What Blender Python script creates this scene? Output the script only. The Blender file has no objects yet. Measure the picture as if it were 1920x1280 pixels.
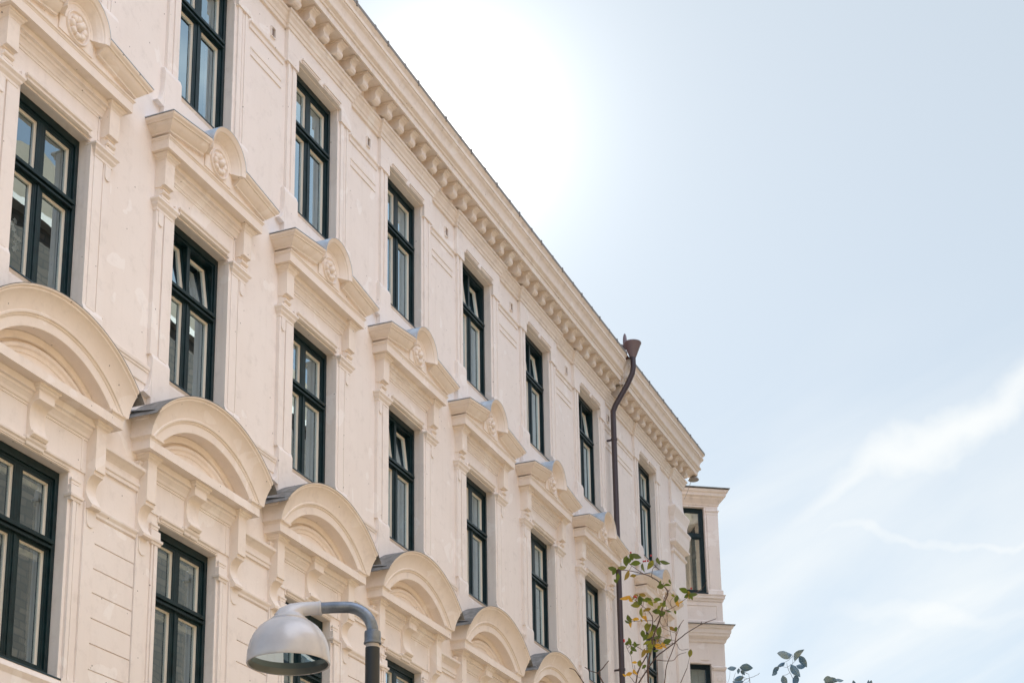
import bpy, bmesh, math, random
from mathutils import Vector, Matrix
random.seed(7)
S = bpy.context.scene
R = math.radians
# ---------------------------------------------------------------- camera
cam = bpy.data.cameras.new("camera"); camo = bpy.data.objects.new("camera", cam)
S.collection.objects.link(camo); S.camera = camo
Fw = Vector((0.891975, 0.366068, 0.265282)); Rt = Vector((0.383572, -0.923381, -0.015517)); Up = Vector((-0.239276, -0.115595, 0.964046))
m = Matrix((Rt, Up, -Fw)).transposed().to_4x4(); m.translation = Vector((-13.93343, -10.96384, 1.6))
camo.matrix_world = m
cam.sensor_width = 36; cam.lens = 3120.55 / 1920 * 36
cam.shift_x = 0.0; cam.shift_y = (1285.79 - 640) / 1920
cam.clip_start = 0.1; cam.clip_end = 5000
# ---------------------------------------------------------------- light
SUN = Vector((0.7565, 0.3410, 0.5581)).normalized()
EL = math.asin(SUN.z); AZ = math.atan2(SUN.x, SUN.y)
w = bpy.data.worlds.new("World"); S.world = w; w.use_nodes = True
nt = w.node_tree; nt.nodes.clear()
def N(t, **k):
    n = nt.nodes.new(t)
    for a, b in k.items():
        setattr(n, a, b)
    return n
out = N('ShaderNodeOutputWorld'); bg = N('ShaderNodeBackground'); bg.inputs[1].default_value = 0.05
sky = N('ShaderNodeTexSky', sky_type='NISHITA', sun_disc=False, sun_elevation=EL, sun_rotation=AZ)
sky.altitude = 150; sky.air_density = 1.0; sky.dust_density = 0.05; sky.ozone_density = 1.0
tc = N('ShaderNodeTexCoord'); FILL_CLOUD = 11.0
# thin cirrus veil: brightens the sky towards the lower right, in soft diagonal streaks
AL = Rt * math.cos(R(30)) + Up * math.sin(R(30)); PE = Up * math.cos(R(30)) - Rt * math.sin(R(30))    # streak direction on the dome
mp = N('ShaderNodeCombineXYZ')
for k, (vec, sc_) in enumerate(((AL, 2.2), (PE, 9.0), (Fw, 2.0))):
    dv = N('ShaderNodeVectorMath', operation='DOT_PRODUCT'); dv.inputs[1].default_value = vec * sc_
    nt.links.new(tc.outputs['Generated'], dv.inputs[0]); nt.links.new(dv.outputs['Value'], mp.inputs[k])
nz = N('ShaderNodeTexNoise'); nz.inputs['Scale'].default_value = 1.25; nz.inputs['Detail'].default_value = 7; nz.inputs['Roughness'].default_value = .52
nz.inputs['Distortion'].default_value = .35
cr = N('ShaderNodeValToRGB'); cr.color_ramp.elements[0].position = .40; cr.color_ramp.elements[1].position = .66
nz2 = N('ShaderNodeTexNoise'); nz2.inputs['Scale'].default_value = 9; nz2.inputs['Detail'].default_value = 5
sx = N('ShaderNodeSeparateXYZ')
mr = N('ShaderNodeMapRange'); mr.inputs['From Min'].default_value = .47; mr.inputs['From Max'].default_value = .27
mu = N('ShaderNodeMath', operation='MULTIPLY'); mu2 = N('ShaderNodeMath', operation='MULTIPLY'); mu2.inputs[1].default_value = .9
mix = N('ShaderNodeMixRGB'); mix.inputs['Color2'].default_value = (5.5, 5.6, 5.55, 1)
L = nt.links.new
# milky high haze over the whole sky, and the bright aureole it makes round the sun
veil = N('ShaderNodeMixRGB'); veil.inputs['Color2'].default_value = (3.72, 4.02, 4.02, 1)
L(sky.outputs[0], veil.inputs['Color1'])
dt = N('ShaderNodeVectorMath', operation='DOT_PRODUCT'); dt.inputs[1].default_value = SUN; L(tc.outputs['Generated'], dt.inputs[0])
vf = N('ShaderNodeMapRange'); vf.inputs['From Min'].default_value = .1; vf.inputs['From Max'].default_value = .75; vf.inputs['To Min'].default_value = .08; vf.inputs['To Max'].default_value = .74
L(dt.outputs['Value'], vf.inputs['Value']); L(vf.outputs[0], veil.inputs['Fac'])
cl0 = N('ShaderNodeMath', operation='MAXIMUM'); cl0.inputs[1].default_value = 0; L(dt.outputs['Value'], cl0.inputs[0])
acc = veil.outputs[0]
for pw, am in ((14, .32), (60, .45), (330, 2.3), (1500, 8.0)):
    p1 = N('ShaderNodeMath', operation='POWER'); p1.inputs[1].default_value = pw; L(cl0.outputs[0], p1.inputs[0])
    vm = N('ShaderNodeVectorMath', operation='SCALE'); vm.inputs[0].default_value = (am, am * .96, am * .88); L(p1.outputs[0], vm.inputs['Scale'])
    va = N('ShaderNodeVectorMath', operation='ADD'); L(acc, va.inputs[0]); L(vm.outputs[0], va.inputs[1]); acc = va.outputs[0]
# unseen bright cloud bank added behind the camera as fill light for the facade
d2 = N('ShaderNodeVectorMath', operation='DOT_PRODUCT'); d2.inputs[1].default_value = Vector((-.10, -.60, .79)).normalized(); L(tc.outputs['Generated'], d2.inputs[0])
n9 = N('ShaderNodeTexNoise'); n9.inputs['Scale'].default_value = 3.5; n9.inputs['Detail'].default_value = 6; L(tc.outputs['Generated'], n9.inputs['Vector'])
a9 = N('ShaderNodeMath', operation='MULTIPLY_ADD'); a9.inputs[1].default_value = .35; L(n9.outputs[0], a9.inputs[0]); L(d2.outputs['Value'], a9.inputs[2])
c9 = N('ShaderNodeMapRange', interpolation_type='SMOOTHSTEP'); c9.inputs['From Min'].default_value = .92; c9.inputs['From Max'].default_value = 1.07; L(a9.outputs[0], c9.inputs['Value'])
x9 = N('ShaderNodeMixRGB'); x9.inputs['Color2'].default_value = (FILL_CLOUD, FILL_CLOUD * 1.11, FILL_CLOUD * 1.36, 1); L(c9.outputs[0], x9.inputs['Fac']); L(acc, x9.inputs['Color1']); acc = x9.outputs[0]
L(mp.outputs[0], nz.inputs['Vector']); L(nz.outputs[0], cr.inputs[0])
L(tc.outputs['Generated'], sx.inputs[0]); L(sx.outputs['Z'], mr.inputs['Value'])
L(cr.outputs[0], mu.inputs[0]); L(mr.outputs[0], mu.inputs[1]); L(mu.outputs[0], mu2.inputs[0])
tot = mu2.outputs[0]
for nv, wd_, am, ext in (((-0.394, 0.4319, 0.8113), .023, .85, .88), ((-0.2993, 0.0642, 0.952), .017, .8, .80), ((-0.3265, -0.048, 0.944), .009, .7, .80)):
    # one long wispy streak: a band along a great circle, frayed by noise, fading towards its left end
    dd = N('ShaderNodeVectorMath', operation='DOT_PRODUCT'); dd.inputs[1].default_value = nv; L(tc.outputs['Generated'], dd.inputs[0])
    fz = N('ShaderNodeMath', operation='MULTIPLY_ADD'); fz.inputs[1].default_value = .10; L(nz2.outputs[0], fz.inputs[0]); L(dd.outputs['Value'], fz.inputs[2])
    sb = N('ShaderNodeMath', operation='SUBTRACT'); sb.inputs[1].default_value = .05; L(fz.outputs[0], sb.inputs[0])
    ab = N('ShaderNodeMath', operation='ABSOLUTE'); L(sb.outputs[0], ab.inputs[0])
    bm_ = N('ShaderNodeMapRange', interpolation_type='SMOOTHSTEP'); bm_.inputs['From Min'].default_value = wd_; bm_.inputs['From Max'].default_value = 0; L(ab.outputs[0], bm_.inputs['Value'])
    de = N('ShaderNodeVectorMath', operation='DOT_PRODUCT'); de.inputs[1].default_value = Rt; L(tc.outputs['Generated'], de.inputs[0])
    ex = N('ShaderNodeMapRange'); ex.inputs['From Min'].default_value = .10; ex.inputs['From Max'].default_value = .22; L(de.outputs['Value'], ex.inputs['Value'])
    wz = N('ShaderNodeMapRange'); wz.inputs['From Min'].default_value = .36; wz.inputs['From Max'].default_value = .60; wz.inputs['To Max'].default_value = am; L(nz.outputs[0], wz.inputs['Value'])
    q1 = N('ShaderNodeMath', operation='MULTIPLY'); L(bm_.outputs[0], q1.inputs[0]); L(ex.outputs[0], q1.inputs[1])
    q2 = N('ShaderNodeMath', operation='MULTIPLY'); L(q1.outputs[0], q2.inputs[0]); L(wz.outputs[0], q2.inputs[1])
    q3 = N('ShaderNodeMath', operation='MAXIMUM'); L(tot, q3.inputs[0]); L(q2.outputs[0], q3.inputs[1]); tot = q3.outputs[0]
L(tc.outputs['Generated'], nz2.inputs['Vector'])
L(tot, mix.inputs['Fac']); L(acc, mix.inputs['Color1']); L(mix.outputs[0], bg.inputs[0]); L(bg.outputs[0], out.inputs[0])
sun = bpy.data.lights.new("sun", 'SUN'); sun.energy = 3.4; sun.angle = R(.53); sun.color = (1, .93, .82)
suno = bpy.data.objects.new("sun", sun); S.collection.objects.link(suno)
suno.rotation_euler = (-SUN).to_track_quat('-Z', 'Y').to_euler(); suno.location = SUN * 60
S.view_settings.view_transform = 'Standard'; S.view_settings.look = 'None'; S.view_settings.gamma = 1; S.view_settings.exposure = 1.88
S.cycles.max_bounces = 10; S.cycles.diffuse_bounces = 6; S.cycles.glossy_bounces = 5; S.cycles.transparent_max_bounces = 12
S.cycles.sample_clamp_indirect = 8
# ---------------------------------------------------------------- materials
def mat(name, col, rough=.8, metal=0., spec=.5):
    mt = bpy.data.materials.new(name); mt.use_nodes = True
    b = mt.node_tree.nodes['Principled BSDF']
    b.inputs['Base Color'].default_value = (*col, 1); b.inputs['Roughness'].default_value = rough
    b.inputs['Metallic'].default_value = metal; b.inputs['Specular IOR Level'].default_value = spec
    return mt
def varied(mt, cols, scale=3., bump=.0, bscale=60., detail=5, stretch=None, dist=.01):
    """colour ramp over world-space noise plus a fine bump"""
    t = mt.node_tree; b = t.nodes['Principled BSDF']
    g = t.nodes.new('ShaderNodeNewGeometry'); n = t.nodes.new('ShaderNodeTexNoise')
    n.inputs['Scale'].default_value = scale; n.inputs['Detail'].default_value = detail
    src = g.outputs['Position']
    if stretch:
        mp = t.nodes.new('ShaderNodeMapping'); mp.inputs['Scale'].default_value = stretch
        t.links.new(src, mp.inputs[0]); t.links.new(mp.outputs[0], n.inputs['Vector'])
    else: t.links.new(src, n.inputs['Vector'])
    r = t.nodes.new('ShaderNodeValToRGB'); e = r.color_ramp.elements
    e[0].position = .3; e[1].position = .7; e[0].color = (*cols[0], 1); e[1].color = (*cols[-1], 1)
    for i, c in enumerate(cols[1:-1]):
        q = e.new(.3 + .4 * (i + 1) / (len(cols) - 1)); q.color = (*c, 1)
    t.links.new(n.outputs[0], r.inputs[0]); t.links.new(r.outputs[0], b.inputs['Base Color'])
    if bump:
        n2 = t.nodes.new('ShaderNodeTexNoise'); n2.inputs['Scale'].default_value = bscale; n2.inputs['Detail'].default_value = 4
        t.links.new(src, n2.inputs['Vector'])
        bp = t.nodes.new('ShaderNodeBump'); bp.inputs['Strength'].default_value = bump; bp.inputs['Distance'].default_value = dist
        t.links.new(n2.outputs[0], bp.inputs['Height']); t.links.new(bp.outputs[0], b.inputs['Normal'])
    return r
def plaster(name, c1, c2, patch, speck=True, soil=.0):
    mt = mat(name, c1, .88, spec=.25); t = mt.node_tree; b = t.nodes['Principled BSDF']; lk = t.links.new
    r = varied(mt, (c1, c2), 1.1, .25, 26., dist=.006)
    g = t.nodes.new('ShaderNodeNewGeometry')
    def mixc(fac, a, col):
        x = t.nodes.new('ShaderNodeMixRGB'); x.inputs['Color2'].default_value = (*col, 1)
        lk(fac, x.inputs['Fac']); lk(a, x.inputs['Color1']); return x.outputs[0]
    # repaired, overpainted patches with their own outline
    n = t.nodes.new('ShaderNodeTexNoise'); n.inputs['Scale'].default_value = 1.9; n.inputs['Detail'].default_value = 2.5; n.inputs['Distortion'].default_value = .6
    lk(g.outputs['Position'], n.inputs['Vector'])
    q = t.nodes.new('ShaderNodeMapRange'); q.inputs['From Min'].default_value = .635; q.inputs['From Max'].default_value = .645; q.inputs['To Max'].default_value = .55
    lk(n.outputs[0], q.inputs['Value'])
    col = mixc(q.outputs[0], r.outputs[0], patch)
    # faint vertical rain runs
    mp = t.nodes.new('ShaderNodeMapping'); mp.inputs['Scale'].default_value = (9, 9, .55)
    n3 = t.nodes.new('ShaderNodeTexNoise'); n3.inputs['Scale'].default_value = 1.; n3.inputs['Detail'].default_value = 6
    lk(g.outputs['Position'], mp.inputs[0]); lk(mp.outputs[0], n3.inputs['Vector'])
    q3 = t.nodes.new('ShaderNodeMapRange'); q3.inputs['From Min'].default_value = .52; q3.inputs['From Max'].default_value = .80; q3.inputs['To Max'].default_value = .16 + soil
    lk(n3.outputs[0], q3.inputs['Value'])
    col = mixc(q3.outputs[0], col, (c1[0] * .74, c1[1] * .71, c1[2] * .68))
    # soiling in larger clouds
    n4 = t.nodes.new('ShaderNodeTexNoise'); n4.inputs['Scale'].default_value = 4.5; n4.inputs['Detail'].default_value = 8; n4.inputs['Roughness'].default_value = .7
    lk(g.outputs['Position'], n4.inputs['Vector'])
    q4 = t.nodes.new('ShaderNodeMapRange'); q4.inputs['From Min'].default_value = .53; q4.inputs['From Max'].default_value = .76; q4.inputs['To Max'].default_value = .36 + soil
    lk(n4.outputs[0], q4.inputs['Value'])
    col = mixc(q4.outputs[0], col, (c1[0] * .62, c1[1] * .60, c1[2] * .58))
    if speck:   # small dark chips
        v = t.nodes.new('ShaderNodeTexVoronoi'); v.inputs['Scale'].default_value = 5.2; lk(g.outputs['Position'], v.inputs['Vector'])
        n5 = t.nodes.new('ShaderNodeTexNoise'); n5.inputs['Scale'].default_value = 60; lk(g.outputs['Position'], n5.inputs['Vector'])
        ad = t.nodes.new('ShaderNodeMath'); ad.operation = 'MULTIPLY_ADD'; ad.inputs[1].default_value = .06; lk(n5.outputs[0], ad.inputs[0]); lk(v.outputs['Distance'], ad.inputs[2])
        q5 = t.nodes.new('ShaderNodeMapRange'); q5.inputs['From Min'].default_value = .084; q5.inputs['From Max'].default_value = .066; q5.inputs['To Max'].default_value = .85
        lk(ad.outputs[0], q5.inputs['Value'])
        col = mixc(q5.outputs[0], col, (.12, .09, .07))
    lk(col, b.inputs['Base Color'])
    return mt
M = {}
M['wall'] = plaster('cream_plaster', (.785, .712, .65), (.82, .752, .695), (.88, .835, .79))
M['render'] = plaster('warm_cream_render', (.76, .61, .43), (.80, .66, .48), (.84, .72, .56), False)
M['attic'] = plaster('attic_render', (.34, .29, .22), (.40, .34, .27), (.45, .41, .35), False)
M['stucco'] = plaster('cream_stucco', (.79, .695, .605), (.82, .735, .65), (.88, .81, .75))
M['cornice'] = plaster('weathered_stucco', (.76, .675, .59), (.80, .715, .635), (.84, .79, .73), soil=.2)
M['frame'] = mat('dark_green_paint', (.010, .030, .032), .35, spec=.3); varied(M['frame'], ((.004, .014, .016), (.008, .026, .030)), 9, .12, 120, dist=.003)
M['cream'] = mat('cream_paint', (.74, .68, .58), .45)
M['zinc'] = mat('zinc_sheet', (.42, .46, .50), .42, .6); varied(M['zinc'], ((.42, .46, .50), (.62, .66, .70)), 7, .3, 20)
M['lead'] = mat('lead_sheet', (.10, .10, .10), .6, .3); varied(M['lead'], ((.12, .12, .115), (.26, .26, .25)), 9, .4, 40)
M['nose'] = mat('dark_sill_metal', (.02, .045, .055), .35, .4)
M['gutter'] = mat('dull_gutter_sheet', (.24, .22, .20), .6, .2)
M['pipe'] = mat('brown_pipe_paint', (.062, .044, .047), .4)
M['hopper'] = mat('mauve_brown_paint', (.20, .155, .165), .5)
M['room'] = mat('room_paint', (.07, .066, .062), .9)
M['curtain'] = mat('curtain_cloth', (.50, .51, .52), .9)
M['blind'] = mat('blind_box', (.55, .50, .40), .6)
M['vent'] = mat('vent_recess_shade', (.22, .17, .14), .8)
M['dark'] = mat('dark_void', (.03, .027, .024), .9)
M['asphalt'] = mat('asphalt', (.05, .05, .052), .9); varied(M['asphalt'], ((.04, .04, .042), (.065, .065, .066)), 2, .5, 150)
M['paving'] = mat('paving', (.30, .28, .26), .85); varied(M['paving'], ((.29, .25, .20), (.39, .34, .275)), 1.5, .4, 60)
M['soil'] = mat('soil', (.06, .045, .03), .95); varied(M['soil'], ((.04, .03, .02), (.08, .06, .045)), 6, .8, 40)
M['paint'] = mat('road_paint', (.75, .75, .72), .7)
M['roof'] = mat('roof_tile', (.20, .09, .06), .8); varied(M['roof'], ((.15, .07, .05), (.26, .12, .08)), 5, .5, 30)
# thin window glass: sky reflection over a clear pane, with slightly wavy old glass
gm = bpy.data.materials.new('window_glass'); gm.use_nodes = True; t = gm.node_tree; t.nodes.clear()
o_ = t.nodes.new('ShaderNodeOutputMaterial'); ms = t.nodes.new('ShaderNodeMixShader'); gl = t.nodes.new('ShaderNodeBsdfGlossy'); tr = t.nodes.new('ShaderNodeBsdfTransparent')
gl.inputs['Roughness'].default_value = .0; gl.inputs['Color'].default_value = (.72, .90, 1, 1); tr.inputs['Color'].default_value = (.82, .87, .86, 1)
fr = t.nodes.new('ShaderNodeFresnel'); bf = t.nodes.new('ShaderNodeMath'); bf.operation = 'MULTIPLY_ADD'; bf.inputs[1].default_value = 1 / 1.5 - 1.5; bf.inputs[2].default_value = 1.5
m2 = t.nodes.new('ShaderNodeMath'); m2.operation = 'MULTIPLY_ADD'; m2.inputs[1].default_value = 3.8; m2.inputs[2].default_value = .20; m2.use_clamp = True
g = t.nodes.new('ShaderNodeNewGeometry'); nn = t.nodes.new('ShaderNodeTexNoise'); nn.inputs['Scale'].default_value = 1.6; nn.inputs['Detail'].default_value = 1.5
bp = t.nodes.new('ShaderNodeBump'); bp.inputs['Strength'].default_value = .3; bp.inputs['Distance'].default_value = .004
t.links.new(g.outputs['Position'], nn.inputs['Vector']); t.links.new(nn.outputs[0], bp.inputs['Height']); t.links.new(bp.outputs[0], gl.inputs['Normal'])
t.links.new(g.outputs['Backfacing'], bf.inputs[0]); t.links.new(bf.outputs[0], fr.inputs['IOR']); t.links.new(fr.outputs[0], m2.inputs[0]); t.links.new(m2.outputs[0], ms.inputs[0]); t.links.new(tr.outputs[0], ms.inputs[1]); t.links.new(gl.outputs[0], ms.inputs[2]); t.links.new(ms.outputs[0], o_.inputs[0])
M['glass'] = gm
# brick of the house across the street (only seen mirrored in the panes)
M['brick'] = mat('brown_brick', (.12, .09, .07), .9); t = M['brick'].node_tree
g = t.nodes.new('ShaderNodeNewGeometry'); sp = t.nodes.new('ShaderNodeSeparateXYZ'); cb = t.nodes.new('ShaderNodeCombineXYZ'); bk = t.nodes.new('ShaderNodeTexBrick')
ad = t.nodes.new('ShaderNodeMath'); ad.operation = 'ADD'
t.links.new(g.outputs['Position'], sp.inputs[0]); t.links.new(sp.outputs['X'], ad.inputs[0]); t.links.new(sp.outputs['Y'], ad.inputs[1])
t.links.new(ad.outputs[0], cb.inputs['X']); t.links.new(sp.outputs['Z'], cb.inputs['Y']); t.links.new(cb.outputs[0], bk.inputs['Vector'])
bk.inputs['Scale'].default_value = 1.0; bk.inputs['Brick Width'].default_value = .50; bk.inputs['Row Height'].default_value = .20; bk.inputs['Mortar Size'].default_value = .022
bk.inputs['Color1'].default_value = (.13, .10, .078, 1); bk.inputs['Color2'].default_value = (.075, .06, .048, 1); bk.inputs['Mortar'].default_value = (.05, .045, .04, 1)
t.links.new(bk.outputs[0], t.nodes['Principled BSDF'].inputs['Base Color'])
# ---------------------------------------------------------------- mesh helpers
ID = lambda x, Y, z: (x, -Y, z)          # facade frame: x along, Y out of the wall, z up
class MB:
    def __init__(s, fr=ID): s.v = []; s.f = []; s.fr = fr; s.mi = []; s.cm = 0
    def add(s, vs, fs):
        b = len(s.v); s.v += [s.fr(*q) for q in vs]; s.f += [tuple(b + i for i in q) for q in fs]; s.mi += [s.cm] * len(fs)
    def box(s, x0, x1, Y0, Y1, z0, z1):
        s.add([(x, Y, z) for z in (z0, z1) for Y in (Y0, Y1) for x in (x0, x1)], [(0, 1, 3, 2), (4, 6, 7, 5), (0, 4, 5, 1), (2, 3, 7, 6), (0, 2, 6, 4), (1, 5, 7, 3)])
    def prism(s, pts, Y0, Y1):            # outline in (x,z), extruded along Y
        n = len(pts); s.add([(x, Y0, z) for x, z in pts] + [(x, Y1, z) for x, z in pts], [tuple(range(n)), tuple(range(2 * n - 1, n - 1, -1))] + [(i, i + n, (i + 1) % n + n, (i + 1) % n) for i in range(n)])
    def side(s, pts, x0, x1):             # outline in (Y,z), extruded along x
        n = len(pts); s.add([(x0, Y, z) for Y, z in pts] + [(x1, Y, z) for Y, z in pts], [tuple(range(n)), tuple(range(2 * n - 1, n - 1, -1))] + [(i, i + n, (i + 1) % n + n, (i + 1) % n) for i in range(n)])
    def mould(s, x0, x1, Yb, prof, left=1, right=1, yb=-.03, zf=None, mids=()):
        """moulding with profile [(offset,z)..] bottom to top round a box front, returned at its ends"""
        xs = None; zf = zf or (lambda x: 0); rings = []
        for o, z in prof:
            a = x0 - (o if left else 0); b = x1 + (o if right else 0); Y = Yb + o
            pts = [(a, yb)] + [(a, Y)] + [(q, Y) for q in mids] + [(b, Y), (b, yb)]
            rings.append([(x, y, z + zf(x)) for x, y in pts])
        n = len(rings[0]); vs = [q for r in rings for q in r]; fs = []
        for i in range(len(rings) - 1):
            for j in range(n): fs.append((i * n + j, i * n + (j + 1) % n, (i + 1) * n + (j + 1) % n, (i + 1) * n + j))
        fs.append(tuple(range(n))); fs.append(tuple((len(rings) - 1) * n + j for j in range(n)))
        s.add(vs, fs)
    def arc(s, cx, cz, prof, a0, a1, n):  # closed profile [(r,Y)..] swept round (cx,cz)
        k = len(prof); vs = []; fs = []
        for i in range(n + 1):
            a = R(a0 + (a1 - a0) * i / n)
            vs += [(cx + r * math.cos(a), Y, cz + r * math.sin(a)) for r, Y in prof]
        for i in range(n):
            for j in range(k): fs.append((i * k + j, i * k + (j + 1) % k, (i + 1) * k + (j + 1) % k, (i + 1) * k + j))
        fs += [tuple(range(k)), tuple(n * k + j for j in range(k))]
        s.add(vs, fs)
    def lathe(s, c, prof, n=32, ax=None): # profile [(r,h)..] round an axis
        z = Vector(ax or (0, 0, 1)).normalized(); x = z.orthogonal().normalized(); y = z.cross(x); c = Vector(c); vs = []; fs = []
        for r, h in prof:
            for i in range(n):
                a = 2 * math.pi * i / n; vs.append(tuple(c + z * h + (x * math.cos(a) + y * math.sin(a)) * r))
        for k in range(len(prof) - 1):
            for i in range(n): fs.append((k * n + i, k * n + (i + 1) % n, (k + 1) * n + (i + 1) % n, (k + 1) * n + i))
        s.add(vs, fs)
    def tube(s, pts, r, n=8, r1=None, cap=True, rl=None):
        P = [Vector(q) for q in pts]; K = len(P); vs = []; fs = []; up = None
        for i, q in enumerate(P):
            d = (P[min(i + 1, K - 1)] - P[max(i - 1, 0)]).normalized()
            if up is None: up = d.orthogonal().normalized()
            up = (up - d * up.dot(d)).normalized(); v = d.cross(up); rr = rl[i] if rl else (r if r1 is None else r + (r1 - r) * i / (K - 1))
            for j in range(n):
                a = 2 * math.pi * j / n; vs.append(tuple(q + (up * math.cos(a) + v * math.sin(a)) * rr))
        for i in range(K - 1):
            for j in range(n): fs.append((i * n + j, i * n + (j + 1) % n, (i + 1) * n + (j + 1) % n, (i + 1) * n + j))
        if cap: fs += [tuple(range(n)), tuple((K - 1) * n + j for j in range(n))]
        s.add(vs, fs)
    def build(s, name, mt, parent=None, loc=(0, 0, 0), smooth=False, bevel=0, cut=None, ang=35):
        me = bpy.data.meshes.new(name); me.from_pydata(s.v, [], s.f)
        for q in (mt if isinstance(mt, (list, tuple)) else [mt]): me.materials.append(q)
        for p_, i in zip(me.polygons, s.mi): p_.material_index = i
        bm = bmesh.new(); bm.from_mesh(me)
        if cut:
            for co, no in cut:
                r = bmesh.ops.bisect_plane(bm, geom=bm.verts[:] + bm.edges[:] + bm.faces[:], plane_co=co, plane_no=no, clear_outer=True)
                ed = [e for e in r['geom_cut'] if isinstance(e, bmesh.types.BMEdge)]
                bmesh.ops.edgeloop_fill(bm, edges=ed)
        bmesh.ops.recalc_face_normals(bm, faces=bm.faces); bm.to_mesh(me); bm.free()
        if smooth:
            for p_ in me.polygons: p_.use_smooth = True
            me.set_sharp_from_angle(angle=R(ang))
        o = bpy.data.objects.new(name, me); S.collection.objects.link(o); o.location = loc
        if parent: o.parent = parent
        if bevel:
            b = o.modifiers.new('bevel', 'BEVEL'); b.width = bevel; b.segments = 2; b.limit_method = 'ANGLE'; b.angle_limit = R(50)
        return o
def empty(name, loc=(0, 0, 0), label=None, cat=None, group=None, rz=0):
    o = bpy.data.objects.new(name, None); S.collection.objects.link(o); o.location = loc; o.rotation_euler = (0, 0, rz)
    if label: o['label'] = label
    if cat: o['category'] = cat
    if group: o['group'] = group
    return o
def copy_tree(o, parent, dx):
    c = o.copy(); S.collection.objects.link(c); c.parent = parent
    if dx: c.location = (c.location.x + dx, c.location.y, c.location.z)
    for ch in o.children: copy_tree(ch, c, 0)
    return c
# ================================================================ ground
def struct(o, kind='structure'): o['kind'] = kind; return o
b = MB(); b.box(-900, 900, -900, 900, -.5, 0); struct(b.build('ground', M['asphalt']))
b = MB(); b.box(-60, 60, .0, 2.2, .004, .14); b.box(-60, 60, 5.2, 8.3, .004, .14); b.box(-60, -9.6, 8.3, 9.7, .004, .14); b.box(-5.6, 60, 8.3, 9.7, .004, .14); b.box(-60, 60, 9.7, 14.9, .004, .14)
struct(b.build('pavement', M['paving']))
b = MB(); b.box(-60, 60, 2.2, 5.2, .004, .012); struct(b.build('road', M['asphalt']))
b = MB()
for i in range(30): b.box(-58 + i * 4, -56 + i * 4, 3.64, 3.76, .012, .016)
struct(b.build('road_marking', M['paint']))
b = MB(); b.box(-9.6, -5.6, 8.3, 9.7, .004, .17); struct(b.build('planting_bed', M['soil']))
# ================================================================ the stucco apartment building
WB = 3.0; B7 = 7 * WB + 1.012
CX = [k * WB - .64 for k in range(-1, 7)] + [B7 - .64]      # window axes
XL, XR = -6.2, 24.15                                        # ends of the front
H = .64
ROW = {'U': (14.70, 17.16), 'M': (10.71, 12.996), 'C': (6.46, 8.824), 'L': (1.2, 4.4)}
house = empty('apartment_building', (0, 0, 0), 'long cream stucco apartment block, dark green windows under arched and gabled hoods', 'building')
# wall with openings
b = MB(); zs = [0, 1.2, 4.4, 6.46, 8.824, 10.71, 12.996, 14.70, 17.16, 18.0]
xs = [XL] + [q for c in CX for q in (c - H, c + H)] + [XR]
V = {}
def vid(i, j, k):
    if (i, j, k) not in V: V[(i, j, k)] = len(b.v); b.v.append(ID(xs[i], (0, -.45)[k], zs[j]))
    return V[(i, j, k)]
solid = lambda i, j: 0 <= i < len(xs) - 1 and 0 <= j < len(zs) - 1 and not (i % 2 == 1 and j % 2 == 1)
for i in range(len(xs) - 1):
    for j in range(len(zs) - 1):
        if not solid(i, j): continue
        for k in (0, 1): b.f.append((vid(i, j, k), vid(i + 1, j, k), vid(i + 1, j + 1, k), vid(i, j + 1, k)))
        for di, dj, e in ((-1, 0, ((i, j), (i, j + 1))), (1, 0, ((i + 1, j), (i + 1, j + 1))), (0, -1, ((i, j), (i + 1, j))), (0, 1, ((i, j + 1), (i + 1, j + 1)))):
            if not solid(i + di, j + dj): b.f.append((vid(*e[0], 0), vid(*e[1], 0), vid(*e[1], 1), vid(*e[0], 1)))
b.mi = [0] * len(b.f)
b.box(XL, XL + .45, -12, -.45, 0, 18.0); b.box(XR - .45, XR, -12, -.45, 0, 18.0); b.box(XL, XR, -12.4, -12, 0, 18.0)
b.build('wall', M['wall'], house)
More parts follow.
